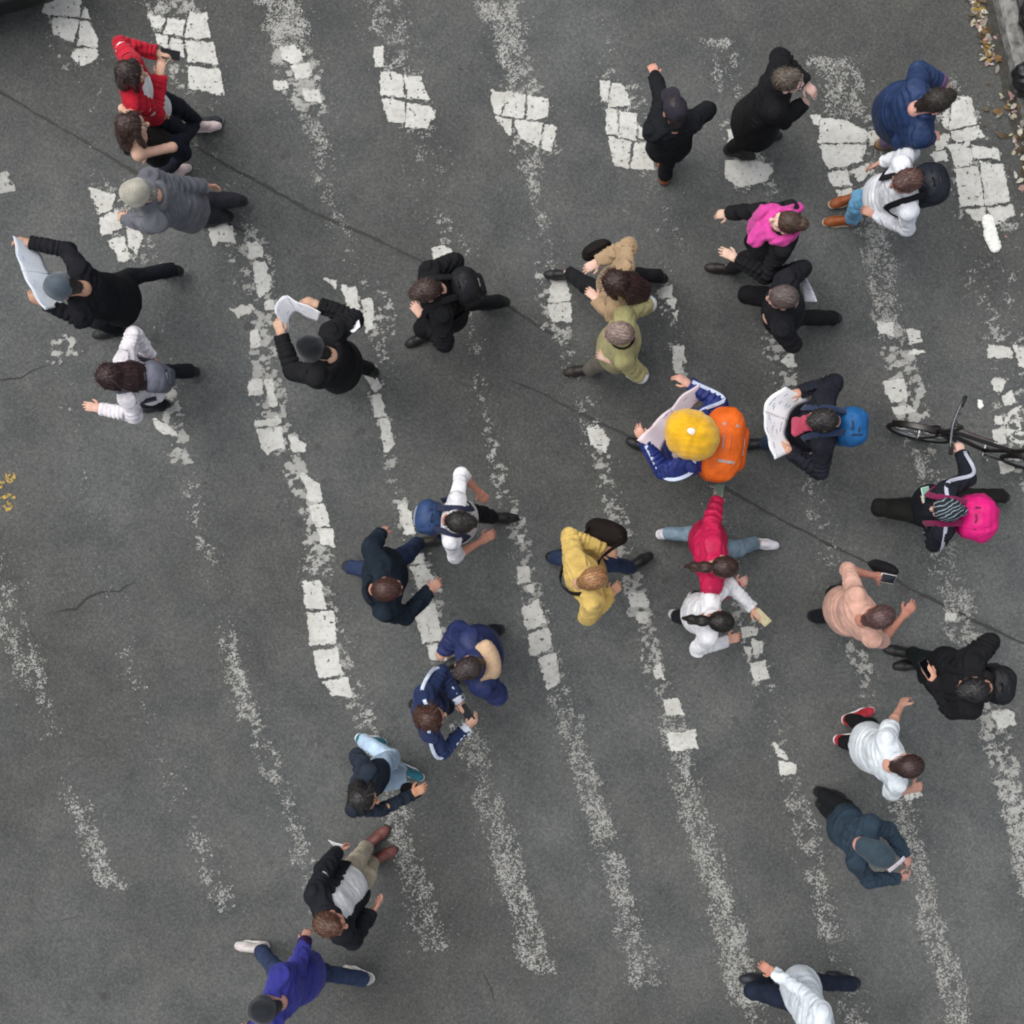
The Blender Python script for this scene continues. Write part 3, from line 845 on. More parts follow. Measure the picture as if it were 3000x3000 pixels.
def nets(Fd, lo, res):
    ins = Fd < 0
    c8 = [ins[i:ins.shape[0] - 1 + i, j:ins.shape[1] - 1 + j, k:ins.shape[2] - 1 + k] for i in (0, 1) for j in (0, 1) for k in (0, 1)]
    cnt = c8[0].astype(np.int8)
    for c in c8[1:]:
        cnt = cnt + c
    act = (cnt > 0) & (cnt < 8)
    ci = np.stack(np.nonzero(act), 1)
    idm = np.full(act.shape, -1, dtype=np.int64)
    idm[act] = np.arange(len(ci))
    acc = np.zeros((len(ci), 3), dtype=np.float64)
    num = np.zeros(len(ci))
    corners = [(i, j, k) for i in (0, 1) for j in (0, 1) for k in (0, 1)]
    vals = {c: Fd[ci[:, 0] + c[0], ci[:, 1] + c[1], ci[:, 2] + c[2]] for c in corners}
    for c in corners:
        for axn in range(3):
            if c[axn] == 1:
                continue
            d = list(c); d[axn] = 1; d = tuple(d)
            va, vb = vals[c], vals[d]
            cross = (va < 0) != (vb < 0)
            tt = np.where(cross, va / np.where(cross, va - vb, 1), 0)
            p = np.array(c, float)[None, :].repeat(len(ci), 0)
            p[:, axn] += tt
            acc += p * cross[:, None]
            num += cross
    V = lo + (ci + acc / np.maximum(num, 1)[:, None]) * res
    faces = []
    for axn in range(3):
        o1, o2 = (axn + 1) % 3, (axn + 2) % 3
        sh = list(ins.shape)
        a = ins[tuple(slice(0, sh[i] - 1) if i == axn else slice(1, sh[i] - 1) for i in range(3))]
        b = ins[tuple(slice(1, sh[i]) if i == axn else slice(1, sh[i] - 1) for i in range(3))]
        e = np.stack(np.nonzero(a != b), 1)
        if len(e) == 0:
            continue
        flip = a[e[:, 0], e[:, 1], e[:, 2]]
        base = e.copy()
        base[:, o1] += 1; base[:, o2] += 1
        q = []
        for d1, d2 in ((0, 0), (-1, 0), (-1, -1), (0, -1)):
            cc = base.copy()
            cc[:, o1] += d1; cc[:, o2] += d2
            q.append(idm[cc[:, 0], cc[:, 1], cc[:, 2]])
        q = np.stack(q, 1)
        q[~flip] = q[~flip][:, ::-1]
        faces.append(q)
    F = np.concatenate(faces)
    return V.astype(f32), F[(F >= 0).all(1)]


def frame(x, zhint):
    x = nrm(x)
    z = np.asarray(zhint, float)
    z = nrm(z - x * (z @ x))
    y = np.cross(z, x)
    return np.stack([x, y, z], 1)      # columns


# ---- templates: head, hands, hair, shoes (each built once)
def head_template():
    s = Sdf()
    s.ell((-.012, 0, .032), (.098, .077, .09))
    s.ell((.022, 0, -.035), (.068, .06, .088), k=.035)
    s.ell((.062, 0, -.098), (.026, .03, .02), k=.03)
    s.cone((.088, 0, .012), (.113, 0, -.03), .007, .013, k=.012)
    s.cone((.108, -.012, -.036), (.108, .012, -.036), .009, .009, k=.01)
    s.cone((.078, -.04, .024), (.078, .04, .024), .014, .014, k=.02)
    s.ell((.083, 0, -.068), (.013, .026, .011), k=.01)
    for sy in (-1, 1):
        s.ell((-.008, sy * .08, -.012), (.02, .009, .032), k=.008)
        s.ell((.092, sy * .033, .004), (.013, .017, .011), k=.012, neg=True)
        s.ell((.045, sy * .048, -.03), (.03, .02, .022), k=.03)
    s.cone((-.02, 0, -.04), (-.035, 0, -.16), .055, .058, k=.03)
    return s.mesh(.0058)


def hand_template(curl, thumb_in=0.0, spread=1.0):
    s = Sdf()
    s.cone((-.03, 0, 0), (.02, 0, 0), .026, .03, flat=((0, 0, 1), .72), k=.01)
    s.cone((.015, .004, 0), (.08, .004, 0), .032, .04, flat=((0, 0, 1), .36), k=.015)
    for i, (y, L, r) in enumerate(((.029, .072, .0088), (.010, .082, .009), (-.009, .076, .0086), (-.026, .06, .0078))):
        p = np.array([.084 - .004 * i if i > 1 else .084, y, 0.0])
        ang = 0.08 + curl * .3
        yaw = (y - .002) * 2.2 * spread
        for sgi, fr in enumerate((.45, .31, .24)):
            d = np.array([math.cos(ang) * math.cos(yaw), math.sin(yaw) * math.cos(ang), -math.sin(ang)])
            q = p + d * L * fr
            s.cone(p, q, r * (1 - .09 * sgi), r * (1 - .09 * (sgi + 1)), k=.004)
            p = q
            ang += curl * (0.85 if sgi == 0 else 0.7)
    p = np.array([.02, .026, -.006])
    d = nrm((.62, .68 - thumb_in * .5, -.28 - thumb_in * .4))
    q = p + d * .042
    s.cone(p, q, .013, .0105, k=.012)
    d2 = nrm((.9, .3 - thumb_in * .4, -.3))
    s.cone(q, q + d2 * .032, .0102, .0085, k=.004)
    return s.mesh(.0042)


HEAD = head_template()
HANDS = {'relax': hand_template(.38), 'grip': hand_template(1.05, .7), 'flat': hand_template(.12), 'pinch': hand_template(.62, .6)}


def strands(amp, n=26, n2=40):
    def f(P):
        a = np.arctan2(P[:, 1], P[:, 0] + .03)
        return amp * (np.sin(a * n + P[:, 2] * 14) + .7 * np.sin(a * n2 + P[:, 2] * 9 + 2) + .6 * np.sin(P[:, 0] * 150 + P[:, 1] * 210))
    return f


def hair_template(style):
    s = Sdf()
    if style == 'bald':
        s.ell((-.014, 0, .024), (.1, .081, .088))
        s.ell((.01, 0, .115), (.075, .056, .05), k=.012, neg=True)
        s.ell((.095, 0, -.005), (.08, .1, .12), k=.012, neg=True)
        s.cut((0, 0, -.055), (.35, 0, -1))
        return s.mesh(.0075, disp=strands(.0008))
    s.ell((-.016, 0, .034), (.107, .086, .098))
    if style in ('short', 'crop'):
        if style == 'short':
            s.ell((.035, .012, .108), (.055, .052, .026), k=.02)
        s.ell((.108, 0, -.03), (.075, .1, .088), k=.015, neg=True)
        for sy in (-1, 1):
            s.ell((.03, sy * .09, -.05), (.06, .03, .055), k=.01, neg=True)
        s.cone((-.05, 0, 0), (-.052, 0, -.08), .058, .05, k=.03)
        s.cut((-.05, 0, -.105), (.35, 0, -1))
        return s.mesh(.007, disp=strands(.0022 if style == 'short' else .0012))
    s.ell((.112, 0, -.035), (.07, .075, .098), k=.015, neg=True)
    if style == 'long':
        s.cone((-.055, 0, .02), (-.1, 0, -.15), .092, .118, flat=((1, 0, 0), .6), k=.03)
        s.cone((-.1, 0, -.15), (-.15, 0, -.32), .118, .1, flat=((1, 0, 0), .42), k=.03)
        for sy in (-1, 1):
            s.cone((.02, sy * .075, .03), (.01, sy * .095, -.2), .03, .028, k=.03)
            s.cone((.01, sy * .095, -.2), (.02, sy * .1, -.3), .028, .012, k=.02)
        return s.mesh(.009, disp=strands(.0038, 30, 47))
    if style == 'bob':
        s.cone((-.045, 0, .01), (-.07, 0, -.13), .09, .1, flat=((1, 0, 0), .75), k=.03)
        for sy in (-1, 1):
            s.cone((.025, sy * .075, .03), (.015, sy * .09, -.13), .03, .024, k=.03)
        return s.mesh(.009, disp=strands(.003, 30, 44))
    # gathered hair
    s.cut((-.03, 0, -.07), (.5, 0, -1))
    if style == 'pony':
        s.torus((-.118, 0, .045), (1, 0, -.25), .012, .012, k=.008)
        s.cone((-.11, 0, .046), (-.185, 0, .025), .024, .042, k=.015)
        s.cone((-.185, 0, .025), (-.235, 0, -.06), .042, .036, k=.02)
        s.cone((-.235, 0, -.06), (-.235, 0, -.19), .036, .012, k=.02)
    elif style == 'bun':
        s.ell((-.105, 0, .075), (.05, .052, .05), k=.012)
    return s.mesh(.0075, disp=strands(.002, 30, 45))


HAIR = {}


def add_strands(VF, style, seed=1):
    V, F = VF
    g = np.random.default_rng(seed)
    a, b, c = V[F[:, 0]], V[F[:, 1]], V[F[:, 2]]
    N = np.cross(b - a, c - a)
    N = N / (np.linalg.norm(N, axis=1, keepdims=True) + 1e-12)
    ctr = V[F].mean(1)
    n = {'long': 1300, 'bob': 1000, 'bald': 260}.get(style, 800)
    pick = g.integers(0, len(F), n)
    crown = np.array([-.055, .012, .13])
    VV, FF = [V.astype(float)], [F]
    nv = len(V)
    P, Nn = ctr[pick].astype(float), N[pick].astype(float)
    out = P - crown
    flow = out + g.normal(size=out.shape) * .03
    if style in ('pony', 'bun'):
        flow = np.array([-.11, 0, .05]) - P + g.normal(size=out.shape) * .02
    if style in ('long', 'bob'):
        flow = flow * .5 + np.array([-.02, 0, -.14]) * np.clip((.08 - P[:, 2:3]) / .1, 0, 1) + g.normal(size=out.shape) * .012
    T = flow - Nn * (flow * Nn).sum(1, keepdims=True)
    T /= np.linalg.norm(T, axis=1, keepdims=True) + 1e-9
    Bn = np.cross(T, Nn)
    L = g.uniform(.02, .05, (n, 1)) * (1.6 if style in ('long', 'bob') else .8 if style in ('crop', 'bald') else 1.0)
    w = g.uniform(.0012, .0026, (n, 1))
    lift = g.uniform(.001, .007, (n, 1)) * (.6 if style in ('crop', 'bald', 'pony', 'bun') else 1.0)
    rows = [(0, -.002, 1.0), (.4, 0, 1.0), (.75, .7, .8), (1.0, 1.0, .25)]
    pts = []
    for (t_, h_, ws) in rows:
        c_ = P + T * L * t_ + Nn * (np.maximum(h_, 0) * lift + (.0012 if h_ >= 0 else -.002)) - Nn * (t_ ** 2) * L * .25
        pts.append(c_ - Bn * w * ws); pts.append(c_ + Bn * w * ws)
    A = np.stack(pts, 1).reshape(-1, 3)
    base = nv + np.arange(n)[:, None] * 8
    for r_ in range(3):
        FF.append(np.concatenate([base + 2 * r_, base + 2 * r_ + 1, base + 2 * r_ + 3, base + 2 * r_ + 2], 1))
    return np.concatenate([V, A]).astype(f32), np.concatenate(FF)


def hair_mesh(style, hexcol):
    if style not in HAIR:
        HAIR[style] = add_strands(hair_template(style), style, 3 + len(HAIR))
    key = (style, hexcol, 'hm')
    if key not in MATS:
        MATS[key] = mesh_from('hair', HAIR[style][0], HAIR[style][1], hairmat(hexcol))
    return MATS[key]


def shoe_template():
    s = Sdf()
    s.cone((-.055, 0, .045), (.13, -.002, .032), .042, .036, flat=((0, 0, 1), .95), k=.03)
    s.cone((.1, -.004, .03), (.165, -.002, .026), .04, .03, flat=((0, 0, 1), .8), k=.03)
    s.cone((-.04, 0, .05), (-.045, 0, .105), .044, .04, k=.03, cap=True)
    s.ell((.04, 0, .075), (.07, .03, .03), k=.03)
    s.cut((0, 0, .014), (0, 0, -1))
    up = s.mesh(.0075)
    q = Sdf()
    q.cone((-.055, 0, .016), (.09, -.002, .016), .046, .046, k=.02)
    q.cone((.09, -.002, .016), (.165, -.002, .018), .048, .036, k=.02)
    q.cut((0, 0, .026), (0, 0, 1))
    q.cut((0, 0, .002), (0, 0, -1))
    return up, q.mesh(.0075)


SHOE_UP, SHOE_SOLE = shoe_template()


def hat_mesh(kind, seed=0):
    s = Sdf()
    if kind in ('beanie', 'pompom'):
        k = 1.0 if kind == 'beanie' else 1.9
        s.ell((-.02, 0, .05 + .03 * (k - 1) * 3), (.113 * k, .093 * k, .098 * k))
        s.cut((0, 0, .012), (-.15, 0, -1))
        s.torus((-.016, 0, .028), (-.15, 0, 1), .088 * (1 + (k - 1) * .7), .017, k=.012, sq=1.5)
        s.ell((.0, 0, -.08), (.06, .06, .095), k=.02, neg=True)
        if kind == 'pompom':
            s.cone((-.03, 0, .17), (-.06, 0, .245), .12, .06, k=.05)
    elif kind == 'cap':
        s.ell((-.018, 0, .045), (.108, .088, .085))
        s.cut((0, 0, .025), (-.1, 0, -1))
        s.ell((.1, 0, .034), (.085, .072, .012), k=.012)
        s.ell((-.018, 0, .126), (.01, .01, .008), k=.004)
    elif kind == 'hood':
        s.ell((-.022, 0, .02), (.116, .098, .114))
        s.cone((-.03, 0, -.03), (-.035, 0, -.12), .085, .08, k=.04)
        s.ell((.1, 0, -.02), (.1, .075, .105), k=.02, neg=True)
        s.ell((.01, 0, .0), (.1, .085, .11), k=.01, neg=True)
        s.cone((.0, 0, -.05), (0, 0, -.3), .085, .085, k=.01, neg=True)
    elif kind == 'headscarf':
        s.ell((-.018, 0, .034), (.112, .091, .102))
        s.ell((.115, 0, -.04), (.07, .075, .1), k=.015, neg=True)
        s.cut((-.03, 0, -.07), (.5, 0, -1))
        s.ell((-.12, 0, -.02), (.035, .04, .03), k=.02)
    return s.mesh(.0075, wr=.012 if kind == 'pompom' else .0045, wf=15, seed=seed)


# ------------------------------------------------------------------ people
def ik(a, b, l1, l2, pole):
    a, b = np.asarray(a, float), np.asarray(b, float)
    d = b - a
    D = np.linalg.norm(d)
    mx = (l1 + l2) * .995
    if D > mx:
        b = a + d / D * mx
        d = b - a
        D = mx
    D = max(D, abs(l1 - l2) + .03)
    u = nrm(d)
    x = (l1 * l1 - l2 * l2 + D * D) / (2 * D)
    h = math.sqrt(max(l1 * l1 - x * x, 1e-6))
    p = np.asarray(pole, float)
    p = nrm(p - u * (p @ u))
    return a + u * x + p * h, b


UP = np.array([0, 0, 1.0])
PEOPLE = []


def child(name, VF, mat, root, o, smooth=True):
    V = VF[0] - np.asarray(o, dtype=f32)
    return link(name, mesh_from(name, V, VF[1], mat, smooth), root)


def xform(VF, M3, t, mirror=False):
    V, F = VF
    V = V.astype(float)
    if mirror:
        V = V * np.array([1, -1, 1.0])
        F = F[:, ::-1]
    return (V @ np.asarray(M3).T + np.asarray(t)), F


def mat4(M3, t):
    M = Matrix.Identity(4)
    for i in range(3):
        for j in range(3):
            M[i][j] = float(M3[i, j])
        M[i][3] = float(t[i])
    return M


def person(label, head, a, stat=1.72, build=1.0, pitch=18, feet=None, stride=.34, lead='L', handL=None, handR=None, elbL=None, elbR=None,
           pelvis=None, skin='#c99a80', hair=('short', '#241c17'), hat=None, top=None, bottom=('#20242c', 'cloth'), shoes=('#1a1a1b', '#2a2a2a'),
           inner=None, twist=0, hpose=('relax', 'relax'), seed=None, yaw=0):
    sd = len(PEOPLE) * 13 + 5 if seed is None else seed
    s = stat / 1.75
    ar = math.radians(a)
    f = np.array([math.cos(ar), math.sin(ar), 0.0])
    l = np.array([-f[1], f[0], 0.0])
    ts = ar + math.radians(twist)
    fs = np.array([math.cos(ts), math.sin(ts), 0.0])
    ls = np.array([-fs[1], fs[0], 0.0])
    hc = W(head[0], head[1], 1.66 * s)
    ya = ar + math.radians(yaw)
    fh = np.array([math.cos(ya), math.sin(ya), 0.0])
    neck = hc - UP * .152 * s - fh * (.03 + .035 * math.sin(math.radians(pitch)))
    # feet and pelvis
    under = np.array([neck[0], neck[1], 0]) - f * .02
    ft = [None, None]
    for i in (0, 1):
        if feet and feet[i] is not None:
            ft[i] = W(feet[i][0], feet[i][1], .04) * np.array([1, 1, 0]) - f * .07
    for i in (0, 1):
        if ft[i] is None:
            sg = 1 if (i == 0) == (lead == 'L') else -1
            ft[i] = under + f * (sg * stride / 2) + l * (.085 if i == 0 else -.085)
            if feet and feet[1 - i] is not None:      # balance the foot that is seen
                o = ft[1 - i] - under
                ft[i] = under - f * np.clip((o @ f) * .45, -.16, .16) + l * (.085 if i == 0 else -.085)
    mid = (ft[0] + ft[1]) / 2
    if pelvis is not None:
        pv = W(pelvis[0], pelvis[1], .94 * s)
    else:
        pv = np.array([under[0] * .72 + mid[0] * .28, under[1] * .72 + mid[1] * .28, .95 * s])
    LL = .875 * s
    for i in (0, 1):
        hip = pv + l * (.09 if i == 0 else -.09) * s
        dxy = np.hypot(*(ft[i] - hip)[:2])
        pv[2] = min(pv[2], .1 + math.sqrt(max(LL ** 2 - dxy ** 2, .2)) + .04)
    root_loc = np.array([mid[0], mid[1], 0.0])
    root = link('person', None, None, root_loc)
    o = root_loc
    tag(root, label, 'person', 'people on and beside the crossing')
    # torso
    C = neck - UP * .07 * s - fs * .015
    u = nrm(C - pv)
    shw = .165 * s * (1.0 if build >= 1 else .93)
    SH = [C + ls * shw, C - ls * shw]
    waist = pv + (C - pv) * .36
    chest = pv + (C - pv) * .78
    tf = nrm(fs - u * (fs @ u))
    # arms
    EL, WR = [None, None], [None, None]
    la, lf = .29 * s, .265 * s
    for i, (hd, eb) in enumerate(((handL, elbL), (handR, elbR))):
        sgn = 1 if i == 0 else -1
        if hd is None:
            tgt = SH[i] + np.array([0, 0, -.5 * s]) + f * .06 + ls * sgn * .06
            if lead and ((i == 0) != (lead == 'L')):
                tgt = tgt + f * .1
            else:
                tgt = tgt - f * .1
        else:
            tgt = W(*hd)
        if eb is not None:
            e0 = W(*eb)
            pole = e0 - SH[i]
            e1 = SH[i] + nrm(e0 - SH[i]) * la
            EL[i] = e1
            dw = tgt - e1
            WR[i] = e1 + nrm(dw) * lf
        else:
            pole = -f * .8 + ls * sgn * .7 - UP * .6
            EL[i], WR[i] = ik(SH[i], tgt, la, lf, pole)
    # legs
    KN, AN = [None, None], [None, None]
    HIP = [pv + l * .08 * s, pv - l * .08 * s]
    lift = [0, 0]
    for i in (0, 1):
        back = (ft[i] - under) @ f
        lift[i] = .09 if back < -.12 and back <= (ft[1 - i] - under) @ f else 0.0
        AN[i] = ft[i] + UP * (.085 + lift[i])
        KN[i], AN[i] = ik(HIP[i], AN[i], .44 * s, .44 * s, f * 1.0 + UP * .05)
    # --- body
    b = build
    B = Sdf()
    B.cone(pv, waist, .148 * b * s, .125 * b * s, flat=(tf, .7))
    B.cone(waist, chest, .125 * b * s, .148 * b * s, flat=(tf, .7))
    B.cone(chest, C, .14 * b * s, .1 * s, flat=(tf, .7))
    B.cone(SH[0], SH[1], .042 * s, .042 * s, k=.05)
    B.cone(neck - UP * .03, hc + (neck - hc) * .35, .062 * s, .052 * s, k=.05)
    for i in (0, 1):
        B.cone(neck - UP * .01, SH[i], .05 * s, .045 * s, k=.04)
        B.cone(SH[i], EL[i], .046 * b * s, .036 * s, k=.03)
        B.cone(EL[i], EL[i] + (WR[i] - EL[i]) * .3, .037 * s, .036 * s, k=.02)
        B.cone(EL[i] + (WR[i] - EL[i]) * .3, WR[i], .036 * s, .025 * s, k=.02)
        B.cone(HIP[i], KN[i], .085 * b * s, .055 * s, k=.04)
        B.cone(KN[i], AN[i], .048 * s, .034 * s, k=.03)
        B.cone(AN[i], AN[i] + f * .12 - UP * .04, .034, .026, k=.02)
    bm = B.mesh(.0135)
    # head and hands belong to the same body mesh
    ph = math.radians(pitch)
    hx = fh * math.cos(ph) - UP * math.sin(ph)
    HM = frame(hx, UP) * s
    parts = [bm, xform(HEAD, HM, hc)]
    WRW = []
    for i in (0, 1):
        sgn = 1 if i == 0 else -1
        d = nrm(WR[i] - EL[i])
        hint = UP if abs(d[2]) < .72 else ls * sgn
        if hpose[i] in ('pinch', 'grip') and abs(d[2]) < .72:
            hint = UP * .75 + ls * sgn * .5
        M = frame(d, hint) * s
        parts.append(xform(HANDS[hpose[i]], M, WR[i] + d * .012, mirror=(i == 0)))
        WRW.append((WR[i] + d * .085, M / s))
    Vs, Fs, n = [], [], 0
    for V, F in parts:
        Vs.append(np.asarray(V, float)); Fs.append(np.asarray(F) + n); n += len(V)
    child('body', (np.concatenate(Vs).astype(f32), np.concatenate(Fs)), skinmat(skin), root, o)
    # eyes and mouth
    for sy in (-1, 1):
        e = link('eye', EYE, root)
        e.matrix_local = mat4(HM, hc + HM @ np.array([.083, sy * .033, .004]) - o)
    e = link('mouth', MOUTH, root)
    e.matrix_local = mat4(HM, hc + HM @ np.array([.091, 0, -.068]) - o)
    # hair / hat
    if hair:
        h = link('hair', hair_mesh(*hair), root)
        h.matrix_local = mat4(HM, hc - o)
    if hat:
        kind, hcol = hat[0], hat[1]
        key = ('hat', kind, hcol, hat[2] if len(hat) > 2 else '')
        if key not in MATS:
            hv = hat_mesh(kind, sd)
            mm = hat[2] if len(hat) > 2 else fabric(hcol, 'knit' if kind in ('beanie', 'pompom') else 'cloth')
            MATS[key] = mesh_from(kind, hv[0], hv[1], mm)
        h = link({'beanie': 'knit_hat', 'pompom': 'knit_hat', 'cap': 'cap', 'hood': 'hood', 'headscarf': 'headscarf'}[kind], MATS[key], root)
        h.matrix_local = mat4(HM * (.96 if kind == 'hood' else 1.0), hc - o)
        if kind == 'pompom':
            pm = Sdf().ell((0, 0, 0), (.038, .038, .036)).mesh(.006, disp=lambda P: .004 * (np.sin(P[:, 0] * 330) * np.sin(P[:, 1] * 310 + 1) * np.sin(P[:, 2] * 350)))
            q = link('pompom', mesh_from('pompom', pm[0], pm[1], fabric('#efece4')), h, (-.05, 0, .297))
    # --- trousers
    if bottom:
        tk = .012
        T = Sdf()
        T.cone(pv + u * .06, pv - UP * .02, .126 * b * s + tk, .142 * b * s + tk, flat=(tf, .72), cap0=True)
        for i in (0, 1):
            T.cone(HIP[i], KN[i], .08 * b * s + tk, .055 * s + tk, k=.04)
            T.cone(KN[i], AN[i] + UP * .01, .054 * s + tk, .045 * s + tk, k=.03, cap=True)
        child('trousers', T.mesh(.0125, wr=.010, wf=15, seed=sd + 1), fabric(*bottom), root, o)
    # --- shoes
    if shoes:
        mu = plain(shoes[0], .55, name='shoe')
        ms = plain(shoes[1], .7, name='sole')
        for i in (0, 1):
            toe = nrm(f + l * (.12 if i == 0 else -.12) - UP * (lift[i] * 3.2))
            M = frame(toe, UP) * (s * 1.0)
            base = AN[i] - UP * .085 - f * 0
            if lift[i] > 0:
                base = AN[i] - M[:, 2] / s * .085
            key = ('shoe', shoes[0]); key2 = ('sole', shoes[1])
            if key not in MATS:
                MATS[key] = mesh_from('shoe', SHOE_UP[0], SHOE_UP[1], mu)
            if key2 not in MATS:
                MATS[key2] = mesh_from('sole', SHOE_SOLE[0], SHOE_SOLE[1], ms)
            so = link('shoe', MATS[key], root)
            so.matrix_local = mat4(M, base + f * .035 - o)
            link('sole', MATS[key2], so)
    # --- upper garments

    def upper(g, tk, wr, name, colr, kind, hem, sleeve, open_w=0.0, collar=True, flare=.0, strap=False, res=.0095):
        G = Sdf()
        G.cone(pv, waist, .156 * b * s + tk, .136 * b * s + tk, flat=(tf, .74), k=.05)
        G.cone(waist, chest, .136 * b * s + tk, .152 * b * s + tk, flat=(tf, .72), k=.05)
        if hem > 0:
            hb = pv - (UP * .85 + u * .15) * hem
            hb = hb + (mid - pv) * np.array([1, 1, 0]) * min(hem * .7, .5)
            G.cone(pv + u * .02, hb, .162 * b * s + tk, .170 * b * s + tk + flare, flat=(tf, .84), k=.04, cap=True)
        else:
            G.cut(pv + u * (-hem), -u)
        if strap:
            G.cone(chest, C - u * .02, .142 * b * s + tk, .10 * s + tk, flat=(tf, .74), k=.03, cap=True)
        else:
            G.cone(chest, C, .152 * b * s + tk, .105 * s + tk, flat=(tf, .74), k=.05)
            G.cone(SH[0], SH[1], .045 * s + tk, .045 * s + tk, k=.05)
            for i in (0, 1):
                G.cone(neck - UP * .03, SH[i], .05 * s + tk, .042 * s + tk, k=.04)
        if open_w > 0:
            for zz in np.linspace(-.25, .95, 11):
                pc = pv + (C - pv) * zz + tf * (.15 * b * s)
                G.ell(pc, (open_w, open_w, .1), k=.02, neg=True)
        if sleeve > 0:
            for i in (0, 1):
                r0, r1, r2 = .049 * b * s + tk, .041 * s + tk, .032 * s + tk * .85
                if sleeve >= .99:
                    wend = WR[i] + nrm(WR[i] - EL[i]) * .012
                    G.cone(SH[i], EL[i], r0, r1, k=.035)
                    G.cone(EL[i], wend, r1, r2, k=.025, cap=True)
                elif sleeve > .5:
                    wend = EL[i] + (WR[i] - EL[i]) * (sleeve - .5) * 2
                    G.cone(SH[i], EL[i], r0, r1, k=.035)
                    G.cone(EL[i], wend, r1, r2 + .004, k=.025, cap=True)
                else:
                    G.cone(SH[i], SH[i] + (EL[i] - SH[i]) * sleeve * 2, r0, r1 + .014, k=.03, cap=True)
        if collar:
            G.torus(neck + UP * .014 + (hc - neck) * .1, hc - neck + fs * -.03, .068 * s, .014 + tk * .45, k=.02, sq=2.0)
        G.cone(neck - UP * .02, hc, .056 * s, .058 * s, k=.01, neg=True)
        if strap:
            G.ell(C + UP * .02, (.13, .13, .085), k=.02, neg=True)
        g_ = np.random.default_rng(sd + 77)
        ph = g_.random(8) * 6.28
        amp = min(wr, .014) * .95

        def folds(P):
            P = P.astype(float)
            wv_ = np.sin(P @ (g0 * 23) + ph[0]) + .6 * np.sin(P @ (g1 * 41) + ph[1])
            out = np.zeros(len(P))
            for i in (0, 1):
                du, df = nrm(EL[i] - SH[i]), nrm(WR[i] - EL[i])
                q = P - EL[i]
                bend = 1 - max(-1.0, min(1.0, float(du @ df)))
                sx = np.where((q @ df) > (q @ -du), q @ df, -(q @ -du))
                r = np.linalg.norm(q, axis=1)
                near = np.exp(-(r / .13) ** 2)
                inner_ = nrm(df - du + 1e-6)
                side_ = np.clip(.45 + (q @ inner_) / .09, 0, 1)
                out += -amp * (.6 + .7 * bend) * near * side_ * np.sin(sx * 2 * math.pi / .042 + 1.3 * wv_ + ph[2 + i])
                # pulled from the armpit across the back and chest
                pit = SH[i] - UP * .09
                q2 = P - pit
                r2 = np.linalg.norm(q2, axis=1)
                axp = nrm(ls * (1 if i == 0 else -1) * .5 + u * .85)
                out += -amp * 1.15 * np.exp(-(r2 / .2) ** 2) * np.sin((q2 @ axp) * 2 * math.pi / .06 + 1.1 * wv_ + ph[4 + i])
                w3 = P - (WR[i] - df * .04)
                out += -amp * .55 * np.exp(-(np.linalg.norm(w3, axis=1) / .07) ** 2) * np.sin((w3 @ df) * 2 * math.pi / .033 + wv_)
            hgt = (P - waist) @ u
            out += -amp * .95 * np.exp(-(hgt / .15) ** 2) * np.sin(hgt * 2 * math.pi / .07 + 1.6 * wv_ + ph[6])
            return out

        g0, g1 = nrm(g_.normal(size=3)), nrm(g_.normal(size=3))
        return child(name, G.mesh(res, wr=wr * .55, wf=10, seed=sd, disp=folds), fabric(colr, kind), root, o)

    if inner:
        upper(None, .008, .004, inner[0], inner[1], 'cloth', inner[2] if len(inner) > 2 else .06, .4, collar=False)
    if top:
        tk = top.get('t', .02) * .8
        g = upper(None, tk, top.get('wr', .0125), top.get('name', 'jacket'), top['col'], top.get('kind', 'cloth'), top.get('hem', .1), top.get('sleeve', 1.0),
                  top.get('open', 0.0), top.get('collar', True) is not False, top.get('flare', .01), top.get('strap', False))
        if top.get('sleeve', 1.0) > .3 and not top.get('strap'):
            for i in (0, 1):
                d = nrm(EL[i] - SH[i])
                q = Sdf().torus(SH[i] + d * .045, d + ls * (.25 if i == 0 else -.25), .0535 * b * s + tk + .004, .0055)
                cc = np.array(hexlin(top['col'])) * .55
                child('seam', q.mesh(.0058), fabric('#%02x%02x%02x' % tuple(int(max(0, min(255, 255 * (x ** (1 / 2.2))))) for x in cc)), g, o)
        if top.get('hood'):
            hcol = top['hood'] if isinstance(top['hood'], str) else top['col']
            Hs = Sdf()
            hb = neck - fs * .095 + UP * .0
            R3 = np.stack([fs, ls, UP], 1)
            Hs.ell(hb, (.062, .115, .075), rot=R3)
            Hs.cone(neck + ls * .085 + fs * .01, hb, .04, .05, k=.03)
            Hs.cone(neck - ls * .085 + fs * .01, hb, .04, .05, k=.03)
            Hs.ell(hb + fs * .02 + UP * .07, (.05, .075, .07), rot=R3, k=.03, neg=True)
            child('hood', Hs.mesh(.011, wr=.006, wf=22, seed=sd + 3), fabric(hcol, top.get('kind', 'cloth')), g, o)
        if top.get('collar2'):
            Cs = Sdf().torus(neck + UP * .012 + (hc - neck) * .08, hc - neck, .078 * s, .02, sq=1.5)
            Cs.cone(neck - UP * .05, hc, .06 * s, .06 * s, k=.01, neg=True)
            child('collar', Cs.mesh(.009, wr=.003, wf=22), fabric(top['collar2']), g, o)
        if top.get('cuff'):
            for i in (0, 1):
                d = nrm(WR[i] - EL[i])
                q = Sdf().cone(WR[i] - d * .03, WR[i] + d * .026, .041 * s + tk, .04 * s + tk, cap=True, cap0=True)
                child('cuff', q.mesh(.009), fabric(top['cuff']), g, o)
